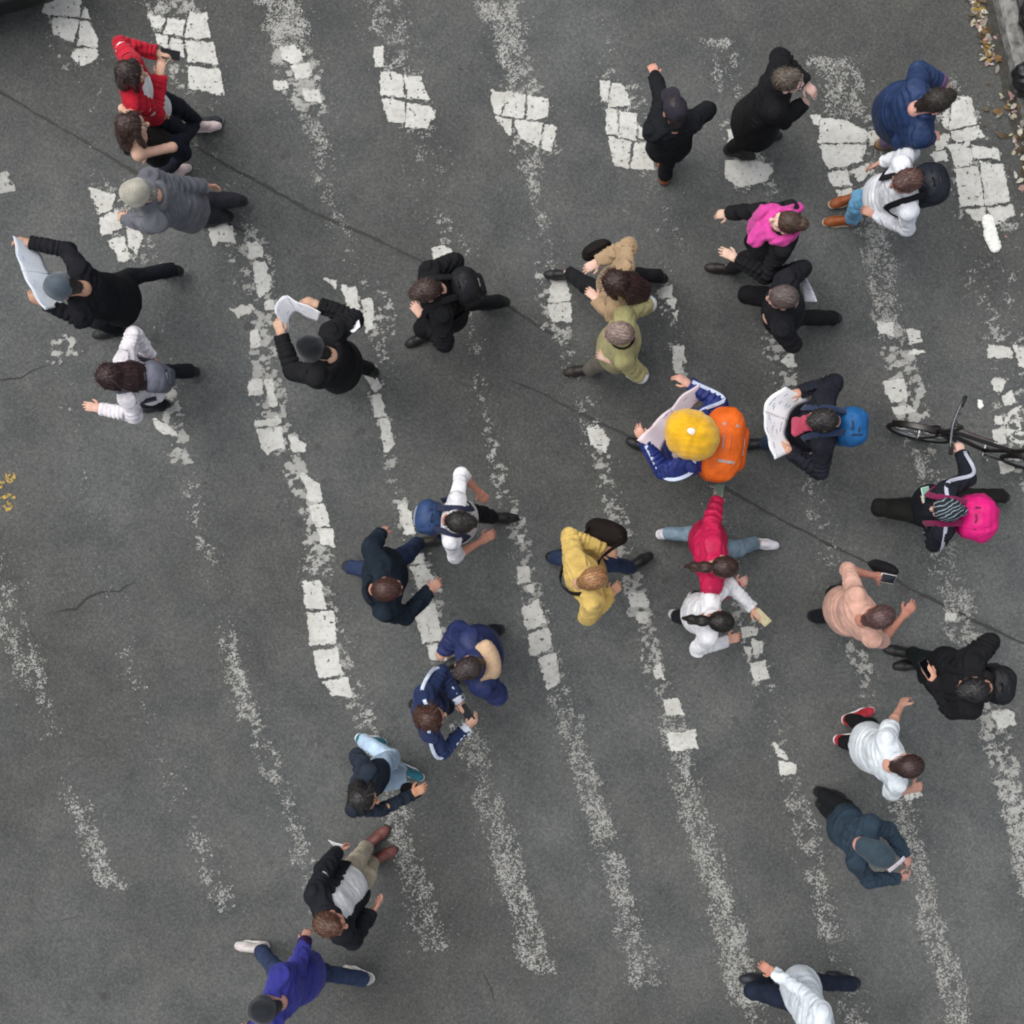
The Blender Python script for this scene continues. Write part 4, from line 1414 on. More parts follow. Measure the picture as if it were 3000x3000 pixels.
        if top.get('band'):           # stripes along the sleeves
            for i in (0, 1):
                sgn = 1 if i == 0 else -1
                side = nrm(UP * .6 + ls * sgn)
                pts = [neck + ls * sgn * .07 + UP * (.015 + tk), SH[i] + side * (.056 + tk), EL[i] + nrm(UP * .5 + ls * sgn * .4 - f * .2) * (.049 + tk), WR[i] + nrm(UP * .7 + ls * sgn * .3) * (.034 + tk)]
                vf = sweep(pts, .028, .008, UP)
                child('stripe', vf, fabric(top['band']), g, o)
    P = dict(root=root, o=o, f=f, l=l, fs=fs, ls=ls, u=u, C=C, pv=pv, neck=neck, hc=hc, SH=SH, EL=EL, WR=WR, hand=WRW, s=s, tf=tf, waist=waist, chest=chest, tk=top.get('t', .02) * .8 if top else .01, b=b, HM=HM, mid=mid)
    PEOPLE.append(P)
    return P


def catmull(pts, n=6):
    pts = [np.asarray(p, float) for p in pts]
    P = [pts[0] * 2 - pts[1]] + pts + [pts[-1] * 2 - pts[-2]]
    out = []
    for i in range(1, len(P) - 2):
        for t in np.linspace(0, 1, n, endpoint=False):
            a, b, c, d = P[i - 1], P[i], P[i + 1], P[i + 2]
            out.append(.5 * ((2 * b) + (c - a) * t + (2 * a - 5 * b + 4 * c - d) * t * t + (3 * b - a - 3 * c + d) * t ** 3))
    out.append(pts[-1])
    return np.array(out)


def sweep(pts, w, th, ref, closed_curve=False, nseg=6, round_=False):
    """strap or tube of width w and thickness th along a smooth path"""
    p = catmull(pts, nseg)
    T = np.gradient(p, axis=0)
    V = []
    m = 8
    for i in range(len(p)):
        t = nrm(T[i])
        r = np.asarray(ref(p[i]) if callable(ref) else ref, float)
        nvec = nrm(r - t * (r @ t))
        b = np.cross(t, nvec)
        for q in range(m):
            a = 2 * math.pi * q / m + math.pi / m
            ca, sa = math.cos(a), math.sin(a)
            if not round_:
                ca = math.copysign(abs(ca) ** .4, ca); sa = math.copysign(abs(sa) ** .4, sa)
            V.append(p[i] + b * ca * w / 2 + nvec * sa * th / 2)
    F = []
    n = len(p)
    for i in range(n - 1):
        for q in range(m):
            F.append([i * m + q, i * m + (q + 1) % m, (i + 1) * m + (q + 1) % m, (i + 1) * m + q])
    V = np.array(V + [p[0], p[-1]])
    a, b = n * m, n * m + 1
    Ft = [[a, (q + 1) % m, q] for q in range(m)] + [[b, (n - 1) * m + q, (n - 1) * m + (q + 1) % m] for q in range(m)]
    return V.astype(f32), MixFaces(F, Ft)


class MixFaces(list):
    def __init__(self, a, b):
        super().__init__(a + b)

    def __getitem__(self, k):
        return list.__getitem__(self, k)


def uv_sphere(r, n=8, m=12):
    V = [(0, 0, r)]
    for i in range(1, n):
        for j in range(m):
            a, b = math.pi * i / n, 2 * math.pi * j / m
            V.append((r * math.sin(a) * math.cos(b), r * math.sin(a) * math.sin(b), r * math.cos(a)))
    V.append((0, 0, -r))
    F = [[0, 1 + j, 1 + (j + 1) % m] for j in range(m)]
    for i in range(n - 2):
        for j in range(m):
            F.append([1 + i * m + j, 1 + (i + 1) * m + j, 1 + (i + 1) * m + (j + 1) % m, 1 + i * m + (j + 1) % m])
    e = len(V) - 1
    F += [[e, 1 + (n - 2) * m + (j + 1) % m, 1 + (n - 2) * m + j] for j in range(m)]
    return V, F


t = NT('eyeball')
sep = t.n.new('ShaderNodeSeparateXYZ')
t.l.new(t.tc.outputs['Object'], sep.inputs[0])
t.set(Base_Color=t.ramp(sep.outputs[0], [(0.0, (.7, .68, .66)), (.0105, (.7, .68, .66)), (.0106, (.03, .018, .01)), (.1, (.03, .018, .01))]), Roughness=.15)
EYE = mesh_from('eye', *uv_sphere(.0122), t.m)
mv, mf = uv_sphere(1.0)
MOUTH = mesh_from('mouth', np.array(mv) * np.array([.007, .023, .0075]), mf, plain('#a0625a', .5, name='lips'))


# ------------------------------------------------------------------ things carried
def rooted(name, label, cat, loc, group=None):
    r = link(name, None, None, loc)
    tag(r, label, cat, group)
    return r


def backpack(P, label, colr, pocket=None, strapc='#1c1c1f', size=1.0, kind='nylon', depth=.075, shift=(0, 0, 0), wr=.011, lump=False, zipc='#15151a', wide=1.0, trim=None):
    s = P['s'] * size
    gap = .15 * P['b'] * P['s'] * .74 + P['tk'] + .055 + depth * size * .5
    c = P['C'] - P['tf'] * gap - P['u'] * (.13 * s) + np.array(shift)
    M = np.stack([-P['tf'], P['ls'] * wide, P['u']], 1)
    root = rooted('backpack', label, 'backpack', c - P['u'] * .2, 'backpacks worn in the crowd')
    o = c - P['u'] * .2
    B = Sdf().box((0, 0, -.02 * s), (depth * s * .3, .055 * s, .1 * s), .085 * s)
    if lump:
        B.ell((.04 * s, .03, .05), (.09 * s, .12 * s, .13 * s), k=.05)
        B.ell((.03 * s, -.05, -.06), (.1 * s, .11 * s, .12 * s), k=.05)
    B.ell((.0, 0, .08 * s), (.095 * s, .125 * s, .125 * s), k=.05)
    child('pack', xform(B.mesh(.0105, wr=wr, wf=16, seed=len(PEOPLE)), M, c), fabric(colr, kind), root, o)
    Pk = Sdf().box((depth * s * .3 + .085 * s, 0, -.06 * s), (.006 * s, .055 * s, .05 * s), .034 * s)
    child('pocket', xform(Pk.mesh(.0105, wr=.004, wf=18, seed=3), M, c), fabric(pocket or colr, kind), root, o)
    zp = [(.01 * s, -.142 * s, -.04 * s), (.02 * s, -.112 * s, .13 * s), (.025 * s, 0, .2 * s), (.02 * s, .112 * s, .13 * s), (.01 * s, .142 * s, -.04 * s)]
    child('zip', xform(as_arr(sweep(zp, .012, .008, lambda p: p + np.array([0, 0, 1e-6]))), M, c), plain(zipc, .5, name='zip'), root, o)
    for yy in (-.07, .07):
        wp = [(-.03 * s, yy * s, .19 * s), (.06 * s, yy * s, .165 * s), (depth * s * .3 + .092 * s, yy * s, .03 * s), (depth * s * .3 + .088 * s, yy * s, -.1 * s)]
        child('webbing', xform(sweep(wp, .016, .006, lambda p: p + np.array([0, 0, 1e-6])), M, c), fabric(strapc), root, o)
    Bk = Sdf().box((depth * s * .3 + .088 * s, 0, .06 * s), (.004, .03 * s, .012 * s), .006)
    child('patch', xform(Bk.mesh(.006), M, c), fabric('#c9c4bd'), root, o)
    hd = [(-.03, -.03, .18 * s), (-.03, -.02, .222 * s), (-.03, .02, .222 * s), (-.03, .03, .18 * s)]
    child('handle', xform(as_arr(sweep(hd, .018, .008, (1, 0, 0))), M, c), fabric(strapc), root, o)
    if trim:
        for dx in (-.02, .055):
            tp = [(dx * s, -.138 * s, -.02 * s), (dx * s, -.115 * s, .135 * s), (dx * s, 0, .205 * s - .1 * dx), (dx * s, .115 * s, .135 * s), (dx * s, .138 * s, -.02 * s)]
            child('trim', xform(sweep(tp, .03, .016, lambda p: p + np.array([0, 0, 1e-6])), M, c), fabric(trim), root, o)
    tk = P['tk']
    for sg in (1, -1):
        ls, tf, C, u = P['ls'] * sg, P['tf'], P['C'], P['u']
        r = .075 * P['s'] + tk
        fr = .15 * P['b'] * P['s'] * .74 + tk + .012
        pts = [C + ls * .075 - tf * (fr + .02) + u * .02, C + ls * .088 - tf * r * .6 + u * (r + .005), C + ls * .098 + tf * r * .5 + u * (r - .002), C + ls * .11 + tf * (fr - .015) - u * .07,
               C + ls * .13 + tf * (fr - .035) - u * .17, C + ls * (.165 * P['b'] + tk) - u * .24, C + ls * .14 - tf * (fr + .01) - u * .28]
        child('strap', sweep(pts, .05, .014, lambda p, c0=C - u * .08: p - c0), fabric(strapc), root, o)
    return root


def as_arr(vf):
    return vf


def xform(VF, M3, t, mirror=False):
    V, F = VF
    V = np.asarray(V, dtype=float)
    if mirror:
        V = V * np.array([1, -1, 1.0])
        F = F[:, ::-1]
    return (V @ np.asarray(M3).T + np.asarray(t)).astype(f32), F


def paper(name, label, cat, cols, mat, sub=8, thick=.0035, crumple=.006, group=None, part='page'):
    """sheet held upright: columns of (top px,py,z) (bottom px,py,z)"""
    top = catmull([W(*c[0]) for c in cols], sub)
    bot = catmull([W(*c[1]) for c in cols], sub)
    n, m = len(top), 8
    base = (top[n // 2] + bot[n // 2]) / 2
    root = rooted(name, label, cat, bot[n // 2], group)
    halves = [(0, n // 2 + 1), (n // 2, n)]
    for hi, (i0, i1) in enumerate(halves):
        G = np.zeros((i1 - i0, m, 3)); UVs = np.zeros((i1 - i0, m, 2))
        for i in range(i0, i1):
            for j in range(m):
                v = j / (m - 1)
                G[i - i0, j] = top[i] * (1 - v) + bot[i] * v
                UVs[i - i0, j] = (i / (n - 1) * 1.5, 1 - v)
        du = np.gradient(G, axis=0); dv = np.gradient(G, axis=1)
        N = np.cross(du, dv)
        N /= np.linalg.norm(N, axis=2, keepdims=True) + 1e-9
        w = crumple * (np.sin(G[..., 0] * 34 + G[..., 2] * 21) + np.sin(G[..., 1] * 41 - G[..., 2] * 17 + hi))
        G = G + N * w[..., None]
        a = G + N * thick / 2; b = G - N * thick / 2
        k = G.shape[0]
        V = np.concatenate([a.reshape(-1, 3), b.reshape(-1, 3)]) - bot[n // 2]
        uv = np.concatenate([UVs.reshape(-1, 2)] * 2)
        F = []
        q = k * m
        idx = lambda i, j: i * m + j
        for i in range(k - 1):
            for j in range(m - 1):
                F.append([idx(i, j), idx(i + 1, j), idx(i + 1, j + 1), idx(i, j + 1)])
                F.append([q + idx(i, j + 1), q + idx(i + 1, j + 1), q + idx(i + 1, j), q + idx(i, j)])
        for i in range(k - 1):
            F.append([idx(i, 0), q + idx(i, 0), q + idx(i + 1, 0), idx(i + 1, 0)])
            F.append([idx(i + 1, m - 1), q + idx(i + 1, m - 1), q + idx(i, m - 1), idx(i, m - 1)])
        for j in range(m - 1):
            F.append([idx(0, j + 1), q + idx(0, j + 1), q + idx(0, j), idx(0, j)])
            F.append([idx(k - 1, j), q + idx(k - 1, j), q + idx(k - 1, j + 1), idx(k - 1, j + 1)])
        link(part, mesh_from(part, V, F, mat, smooth=True, uvs=uv), root)
    return root


def box_vf(h, b=.003):
    s = np.array(h, float)
    V, F = [], []
    # rounded slab: chamfered box on all edges (24 vertices)
    for sx in (-1, 1):
        for sy in (-1, 1):
            for sz in (-1, 1):
                p = np.array([sx, sy, sz])
                for axn in range(3):
                    q = p * (s - b)
                    q[axn] = p[axn] * s[axn]
                    V.append(q)
    V = np.array(V)
    import itertools
    me = bpy.data.meshes.new('tmp')
    import bmesh
    bm = bmesh.new()
    for v in V:
        bm.verts.new(v)
    bmesh.ops.convex_hull(bm, input=bm.verts)
    bm.verts.index_update()
    Vv = np.array([v.co[:] for v in bm.verts]); Fv = [[v.index for v in f_.verts] for f_ in bm.faces]
    bm.free()
    bpy.data.meshes.remove(me)
    return Vv.astype(f32), Fv


def phone(P, i, label, caseh='#15161a', fwd=.0, screen='#0b0d12', tilt=.35):
    hp, M = P['hand'][i]
    x = M[:, 0]
    z = nrm(UP - x * (UP @ x) - P['f'] * tilt)
    Mx = frame(x, z)
    c = hp + x * (.03 + fwd) + Mx[:, 2] * .012
    root = rooted('phone', label, 'phone', c)
    root.matrix_world = mat4(Mx, c)
    V, F = box_vf((.074, .036, .0045), .003)
    link('case', mesh_from('case', V, F, plain(caseh, .4, name='phone_case'), False), root)
    V, F = box_vf((.069, .032, .0008), .0006)
    link('screen', mesh_from('screen', V, F, plain(screen, .08, name='glass'), False), root, (0, 0, .0050))
    return root


def satchel(P, label, center, colr, size=(.13, .05, .1), side=1, name='shoulder_bag', cat='bag', kind='cloth', strapc=None, yaw=0, strap=True):
    """bag slung across the body; centre in photograph pixels and height"""
    c = W(*center)
    ya = math.atan2(P['fs'][1], P['fs'][0]) + math.radians(yaw)
    M = np.stack([np.array([math.cos(ya), math.sin(ya), 0]), np.array([-math.sin(ya), math.cos(ya), 0]), UP], 1)
    root = rooted(name, label, cat, c)
    B = Sdf().box((0, 0, 0), (size[0] * .45, size[1] * .3, size[2] * .45), min(size) * .62)
    B.ell((0, 0, -.02), (size[0] * .95, size[1] * 1.3, size[2] * .9), k=.04)
    child('bag', xform(B.mesh(.010, wr=.005, wf=18, seed=7), M, c), fabric(colr, kind), root, c)
    Fp = Sdf().cone((-size[0] * .6, 0, size[2] * .78), (size[0] * .6, 0, size[2] * .78), .02, .02)
    child('trim', xform(Fp.mesh(.010, wr=.003, wf=18, seed=8), M, c), fabric(strapc or colr, kind), root, c)
    if strap:
        C, u, ls, tf = P['C'], P['u'], P['ls'], P['tf']
        r = .075 * P['s'] + P['tk']
        fr = .15 * P['b'] * P['s'] * .74 + P['tk'] + .014
        sg = -side
        top = C + ls * sg * .085 + u * (r + .008)
        pts = [c + M[:, 0] * size[0] * .8 + UP * size[2] * .7, C + ls * side * .07 + tf * (fr + .002) - u * .2, C + ls * sg * .05 + tf * (fr - .012) - u * .04, top, C + ls * sg * .04 - tf * (fr - .01) - u * .03,
               C + ls * side * .1 - tf * fr - u * .24, c - M[:, 0] * size[0] * .8 + UP * size[2] * .7]
        child('strap', sweep(pts, .034, .008, lambda p, c0=C - u * .12: p - c0), fabric(strapc or colr), root, c)
    return root


def scarf(P, colr, ends=True, R_=.095, r_=.04, seed=0):
    n = P['neck']
    S = Sdf()
    ax = nrm(P['hc'] - n)
    S.torus(n + UP * .015, ax + P['fs'] * .25, R_, r_, sq=1.3)
    S.torus(n - UP * .02 + P['fs'] * .03, ax + P['fs'] * .4, R_ * 1.12, r_ * .9, sq=1.2, k=.02)
    if ends:
        S.cone(n + P['fs'] * .1, n + P['fs'] * .17 - UP * .22 + P['ls'] * .03, .05, .07, flat=(P['fs'], .4), k=.03, cap=True)
    S.cone(n - UP * .1, P['hc'], .05, .055, k=.01, neg=True)
    return child('scarf', S.mesh(.0095, wr=.009, wf=24, seed=seed), fabric(colr), P['root'], P['o'])


# ------------------------------------------------------------------ the people
def J(colr, **k):
    d = dict(col=colr, name='jacket', t=.022, hem=.09)
    d.update(k)
    return d


BLK, BLK2 = '#17181b', '#1d1e22'

# top left pair
p = person('person in red jacket over white shirt looking at a phone', (385, 214), 3, 1.64, .92, 8, handL=(450, 150, 1.12), elbL=(348, 120, 1.18), handR=(462, 268, 1.1), elbR=(440, 318, 1.15),
           hair=('bob', '#2a1c1a'), skin='#d3a48a', top=J('#b3152c', open=.115, hem=.03, t=.026), inner=('shirt', '#e9e8ec', .17), bottom=('#1c2030', 'denim'), shoes=('#22242c', '#8a8a8a'), hpose=('pinch', 'relax'))
phone(p, 0, 'black phone held by the person in the red jacket')
p = person('person with long brown hair in black strap top and navy jeans', (388, 368), 12, 1.66, .88, 2, feet=(None, (598, 364)), handR=(462, 440, 1.14), elbR=(518, 428, 1.2), handL=(440, 330, .95),
           hair=('long', '#33211b'), skin='#d9ad93', top=J('#1a1412', name='strap_top', strap=True, sleeve=0, collar=False, t=.008, hem=.03, wr=.003), bottom=('#1c2238', 'denim'), shoes=('#dcc6c4', '#e6dcd8'))
p = person('person in grey hooded jacket and pale cap heading left', (402, 568), 190, 1.74, .98, 24, feet=((640, 640), (682, 600)), handR=(620, 545, .9), elbR=(520, 545, 1.14), handL=(372, 640, 1.02), elbL=(440, 660, 1.15),
           hair=('crop', '#8d8a80'), hat=('beanie', '#b4b0a2'), skin='#c99c82', top=J('#66686f', hood='#5d5f66', t=.03, hem=.14), bottom=('#3d3d45', 'cloth'), shoes=('#222226', '#303034'))
p = person('person in black coat and slate cap reading a newspaper at the left edge', (182, 841), 184, 1.74, .98, 34, feet=(None, (495, 800)), handR=(96, 712, 1.28), elbR=(188, 716, 1.22), handL=(170, 905, 1.22), elbL=(238, 932, 1.18),
           hair=('crop', '#26221f'), hat=('beanie', '#56616b'), skin='#b98a6c', top=J('#16171d', t=.026, hem=.26, flare=.03), bottom=('#181a24', 'cloth'), hpose=('pinch', 'pinch'))
paper('newspaper', 'open newspaper held by the person in the slate cap', 'newspaper', [((40, 690, 1.38), (108, 722, 1.22)), ((50, 745, 1.38), (128, 765, 1.22)), ((66, 795, 1.38), (146, 805, 1.22)), ((90, 850, 1.38), (165, 850, 1.22)), ((132, 908, 1.38), (190, 890, 1.22))], news_mat('#e3ebf4', '#a9c4e6', 1))
paper('folded_paper', 'small white folded paper under the arm of the slate cap reader', 'paper', [((238, 934, 1.3), (243, 916, 1.22)), ((260, 942, 1.3), (262, 918, 1.22)), ((280, 926, 1.3), (278, 908, 1.22))], plain('#e8e8ee', .7, name='paper'), crumple=.003)
p = person('person with long dark hair in white cardigan with grey backpack', (322, 1102), 184, 1.62, .9, 22, feet=(None, (545, 1093)), handR=(425, 1022, 1.02), elbR=(392, 976, 1.16), handL=(284, 1196, 1.1), elbL=(388, 1204, 1.14),
           hair=('long', '#2c1719'), skin='#d6a792', top=J('#e6e1e6', name='cardigan', t=.02, hem=.12), bottom=('#161d28', 'denim'), shoes=('#17191d', '#2a2a2a'))
backpack(p, 'small grey backpack on the person in the white cardigan', '#6a6c78', '#5a5c68', '#55575f', size=.85)
p = person('person in black fur collared coat and black cap reading a folded paper', (915, 1022), 163, 1.74, 1.0, 34, handR=(965, 905, 1.25), elbR=(1048, 925, 1.18), handL=(822, 978, 1.28), elbL=(842, 1082, 1.22),
           hair=('crop', '#1b1a19'), hat=('beanie', '#17191f'), skin='#c79d7f', top=J(BLK, t=.034, hem=.3, hood='#141417', flare=.02), bottom=(BLK, 'cloth'), hpose=('pinch', 'pinch'))
paper('newspaper', 'white folded paper held by the person in the black cap', 'newspaper', [((805, 915, 1.35), (848, 985, 1.22)), ((812, 885, 1.35), (850, 940, 1.22)), ((838, 866, 1.35), (872, 915, 1.22)), ((885, 888, 1.35), (900, 930, 1.22)), ((940, 915, 1.35), (928, 945, 1.22))], news_mat('#f4f4f8', '#8fb2dc', 2))
paper('folded_paper', 'small white folded paper under the arm of the black cap reader', 'paper', [((1010, 955, 1.36), (1016, 938, 1.3)), ((1034, 975, 1.36), (1036, 945, 1.3)), ((1056, 958, 1.36), (1052, 938, 1.3))], plain('#e8e8ee', .7, name='paper'), crumple=.003)
p = person('person in black jacket beside a small white paint patch, short brown hair', (1247, 852), 196, 1.7, 1.0, 24, feet=(None, (1445, 897)), handL=(1236, 926, 1.15), elbL=(1300, 1000, 1.2), elbR=(1335, 765, 1.2), handR=(1272, 800, 1.05),
           hair=('short', '#35241f'), skin='#cfa18c', top=J('#131417', t=.03, hem=.16), bottom=('#14161a', 'cloth'))
backpack(p, 'flat black backpack on the person with short brown hair', '#17181d', size=.95)
# middle right
p = person('person in tan coat with long dark brown hair and black handbag', (1800, 828), 172, 1.65, .92, 22, feet=((1640, 800), (1905, 815)), handR=(1702, 793, 1.06), elbR=(1846, 706, 1.16), handL=(1752, 880, 1.0),
           hair=('long', '#2b1813'), skin='#dcb5a3', top=J('#a98f6f', name='coat', t=.026, hem=.2, flare=.03), bottom=('#1b1b1f', 'cloth'), shoes=('#15171a', '#222'.ljust(7, '2')))
satchel(p, 'black handbag at the side of the person in the tan coat', (1748, 732, 1.0), '#191512', (.13, .05, .09), side=-1, yaw=35, strap=False)
p = person('person in olive shirt with cropped grey brown hair', (1812, 978), 180, 1.74, 1.06, 20, handR=(1850, 900, 1.02), elbR=(1918, 880, 1.2), handL=(1782, 1052, 1.06), elbL=(1872, 1096, 1.2),
           hair=('crop', '#7b6a62'), skin='#b89784', top=J('#9c9668', name='shirt', t=.016, hem=.12, sleeve=.5, collar2='#1d1c1d', wr=.006), inner=None, bottom=('#5a5446', 'cloth'), shoes=('#2c2622', '#333333'))
for i in (0, 1):
    d = nrm(p['WR'][i] - p['EL'][i])
    q = Sdf().cone(p['EL'][i] - d * .0, p['EL'][i] + d * .09, .069, .06, cap=True)
    child('sleeve', q.mesh(.009, wr=.004, wf=20), fabric('#dcdfe4'), p['root'], p['o'])
p = person('person in big yellow knit hat with white tip, navy sleeves', (2028, 1282), 150, 1.7, 1.0, 20, twist=22, handR=(2046, 1142, 1.24), elbR=(2122, 1172, 1.2), handL=(1890, 1296, 1.22), elbL=(1945, 1382, 1.2),
           hair=('short', '#2a1a1c'), hat=('pompom', '#e8b01f'), skin='#d09a84', top=J('#23306f', t=.024, hem=.1, band='#c7d2ee', kind='nylon'), bottom=('#20242f', 'denim'), hpose=('pinch', 'pinch'))
backpack(p, 'bright orange backpack with grey trim behind the yellow hat', '#ee6a1e', '#e0601c', '#b9a49c', size=1.42, depth=.075, shift=(-.03, .02, .08), wide=1.4, wr=.007, zipc='#b04c16')
paper('map', 'pinkish printed map held by the person in the yellow hat', 'map', [((1866, 1290, 1.31), (1935, 1322, 1.19)), ((1915, 1240, 1.31), (1965, 1275, 1.19)), ((1962, 1196, 1.31), (1995, 1238, 1.19)), ((2010, 1150, 1.31), (2028, 1200, 1.19)), ((2046, 1122, 1.31), (2056, 1165, 1.19))], news_mat('#f2dfe4', '#b0566e', 3), part='sheet')
p = person('person with black hair and blue backpack reading a large white paper', (2410, 1230), 180, 1.72, 1.0, 28, handR=(2342, 1148, 1.22), elbR=(2448, 1112, 1.18), handL=(2328, 1334, 1.22), elbL=(2400, 1392, 1.18),
           hair=('short', '#1c1917'), skin='#c8957a', top=J('#1d1f2a', t=.024, hem=.1), bottom=('#2b4063', 'denim'), hpose=('pinch', 'pinch'))
scarf(p, '#b5405c', r_=.017, R_=.062, ends=True, seed=3)
backpack(p, 'blue and teal backpack on the person with the white paper', '#1c5a92', '#2b93a0', '#20304e', size=1.0, shift=(.0, -.03, .0))
paper('newspaper', 'large white open newspaper right of the yellow hat', 'newspaper', [((2300, 1132, 1.31), (2368, 1172, 1.19)), ((2258, 1160, 1.31), (2330, 1195, 1.19)), ((2238, 1205, 1.31), (2306, 1230, 1.19)), ((2246, 1270, 1.31), (2300, 1275, 1.19)), ((2268, 1346, 1.31), (2322, 1322, 1.19))], news_mat('#f6f7f9', '#86a9c9', 4))
p = person('person in black jacket with a white slip in the back pocket', (2292, 872), 176, 1.75, 1.04, 20, feet=((2408, 938), (2232, 866)), elbR=(2370, 775, 1.18), elbL=(2322, 1010, 1.2), handR=(2300, 800, 1.0), handL=(2270, 960, 1.0),
           hair=('crop', '#4f4542'), skin='#c09584', top=J('#1a1b21', t=.024, hem=.12), bottom=('#15161a', 'cloth'))
paper('folded_paper', 'white paper slip in the back pocket of the black jacket', 'paper', [((2362, 812, 1.06), (2350, 818, .98)), ((2380, 850, 1.06), (2352, 852, .98)), ((2394, 884, 1.06), (2356, 884, .98))], plain('#d9d9e6', .7, name='paper'), crumple=.002)
p = person('person in black coat with a big pink scarf and brown hair bun', (2302, 652), 168, 1.66, .95, -10, handR=(2140, 624, 1.0), handL=(2160, 760, 1.14),
           hair=('bun', '#3f2d22'), skin='#dcb8a2', top=J('#18181c', t=.024, hem=.22), bottom=('#1f1d22', 'cloth'), shoes=('#2a1f20', '#2a2a2a'))
S = Sdf()
n_ = p['neck']
S.torus(n_ + UP * .01 + p['fs'] * .03, UP + p['fs'] * .3, .1, .042, sq=1.3)
S.cone(n_ + p['fs'] * .12 - p['ls'] * .1, n_ + p['fs'] * .18 + p['ls'] * .12 - UP * .05, .055, .06, flat=(UP, .7), k=.03)
S.cone(n_ + p['fs'] * .19 - p['ls'] * .06 - UP * .03, n_ + p['fs'] * .2 - p['ls'] * .02 - UP * .25, .075, .085, flat=(p['fs'], .5), k=.04, cap=True)
S.cone(n_ - p['ls'] * .11 + p['fs'] * .02 + UP * .02, n_ - p['ls'] * .19 - p['fs'] * .09 - UP * .05, .036, .036, flat=(UP, .6), k=.03, cap=True)
S.cone(n_ - UP * .1, p['hc'] + UP * .02, .055, .06, k=.01, neg=True)
child('scarf', S.mesh(.0095, wr=.011, wf=22, seed=12), fabric('#d3479c'), p['root'], p['o'])
# right edge, upper
p = person('person in white shirt and pale jeans with black backpack', (2655, 532), 190, 1.76, 1.0, 20, feet=((2480, 582), None), handL=(2588, 640, 1.06), elbL=(2655, 672, 1.16), handR=(2600, 470, 1.05), elbR=(2680, 432, 1.18),
           hair=('short', '#4a312b'), skin='#b98672', top=J('#dfe2ea', name='shirt', t=.016, hem=.06, wr=.007), bottom=('#6fb2dd', 'cloth'), shoes=('#8f4a1e', '#c9b79c'))
backpack(p, 'black backpack on the person in the white shirt and jeans', '#1b202b', '#222733', '#15171d', size=1.05)
p = person('person in navy jacket with dark hair nearest the kerb', (2742, 298), 8, 1.74, 1.12, 30, handL=(2752, 238, 1.08), elbL=(2702, 178, 1.12), handR=(2735, 400, 1.0), elbR=(2640, 418, 1.12),
           hair=('short', '#241d17'), skin='#d49c90', top=J('#24375c', t=.036, hem=.2, hood=None, collar2='#1b2740', cuff='#5d4766', kind='nylon'), bottom=('#5b4a66', 'cloth'), shoes=('#8a6a3c', '#4a4036'), pelvis=(2640, 322), feet=((2625, 345), (2610, 420)))
p = person('person in long black coat with grey brown hair and glasses', (2308, 238), -8, 1.68, .95, -8, elbL=(2285, 160, 1.1), handL=(2355, 240, 1.12), elbR=(2300, 350, 1.1), handR=(2340, 315, 1.0), stride=.2,
           hair=('short', '#4a4138'), skin='#dcb3a8', top=J('#121316', name='coat', t=.034, hem=.34, flare=.06), bottom=('#141417', 'cloth'))
gl = Sdf()
HM, hc = p['HM'], p['hc']
for sy in (-1, 1):
    gl.cone(hc + HM @ np.array([.1, sy * .055, .012]), hc + HM @ np.array([-.02, sy * .084, .006]), .004, .004, k=.002)
    gl.torus(hc + HM @ np.array([.104, sy * .033, .006]), HM[:, 0], .02, .004, k=.002)
gl.cone(hc + HM @ np.array([.108, -.012, .012]), hc + HM @ np.array([.108, .012, .012]), .004, .004, k=.002)
child('glasses', gl.mesh(.005), plain('#b9b4ab', .3, .6, name='glasses'), p['root'], p['o'])
p = person('person in black jacket and dark cap with one hand stretched forward', (1976, 322), 104, 1.68, .92, 18, handL=(1922, 236, 1.2), elbL=(1938, 292, 1.3), elbR=(2066, 326, 1.22), handR=(2046, 352, .95), lead='R', stride=.3,
           feet=((1952, 432), None), hair=('crop', '#2b2424'), hat=('cap', '#34303c'), skin='#d1907a', top=J('#16181d', t=.026, hem=.1), bottom=('#17191f', 'cloth'), shoes=('#9c5a3c', '#3a2a24'))
# centre
p = person('person in white shirt and black tie with navy backpack', (1350, 1530), -8, 1.7, .98, 22, feet=((1468, 1518), None), handL=(1398, 1436, 1.04), elbL=(1352, 1388, 1.2), handR=(1398, 1592, 1.04), elbR=(1332, 1622, 1.18),
           hair=('short', '#17130f'), skin='#bf7d64', top=J('#e4e4ea', name='shirt', t=.013, hem=.05, sleeve=.62, wr=.006), bottom=('#16161b', 'cloth'), shoes=('#151416', '#222222'))
backpack(p, 'navy and grey backpack on the person with the tie', '#30466e', '#8a94a5', '#2a3046', size=.9, depth=.05)
pts = [p['neck'] + p['fs'] * .075, p['neck'] + p['fs'] * .125 - UP * .09, p['C'] + p['tf'] * .148 - p['u'] * .2, p['C'] + p['tf'] * .15 - p['u'] * .36]
child('tie', sweep(pts, .055, .01, p['tf']), fabric('#2a1216'), p['root'], p['o'])
p = person('person in dark navy jacket and blue jeans swinging both arms', (1135, 1726), 6, 1.77, 1.08, 22, feet=((1250, 1588), (1056, 1656)), handL=(1110, 1570, 1.0), elbL=(1080, 1592, 1.14), handR=(1262, 1730, 1.06), elbR=(1196, 1806, 1.16),
           hair=('crop', '#3a1f18'), skin='#c58f7a', top=J('#1a2735', t=.028, hem=.12, hood='#16212d'), bottom=('#1f3560', 'denim'), shoes=('#2d2722', '#333333'))
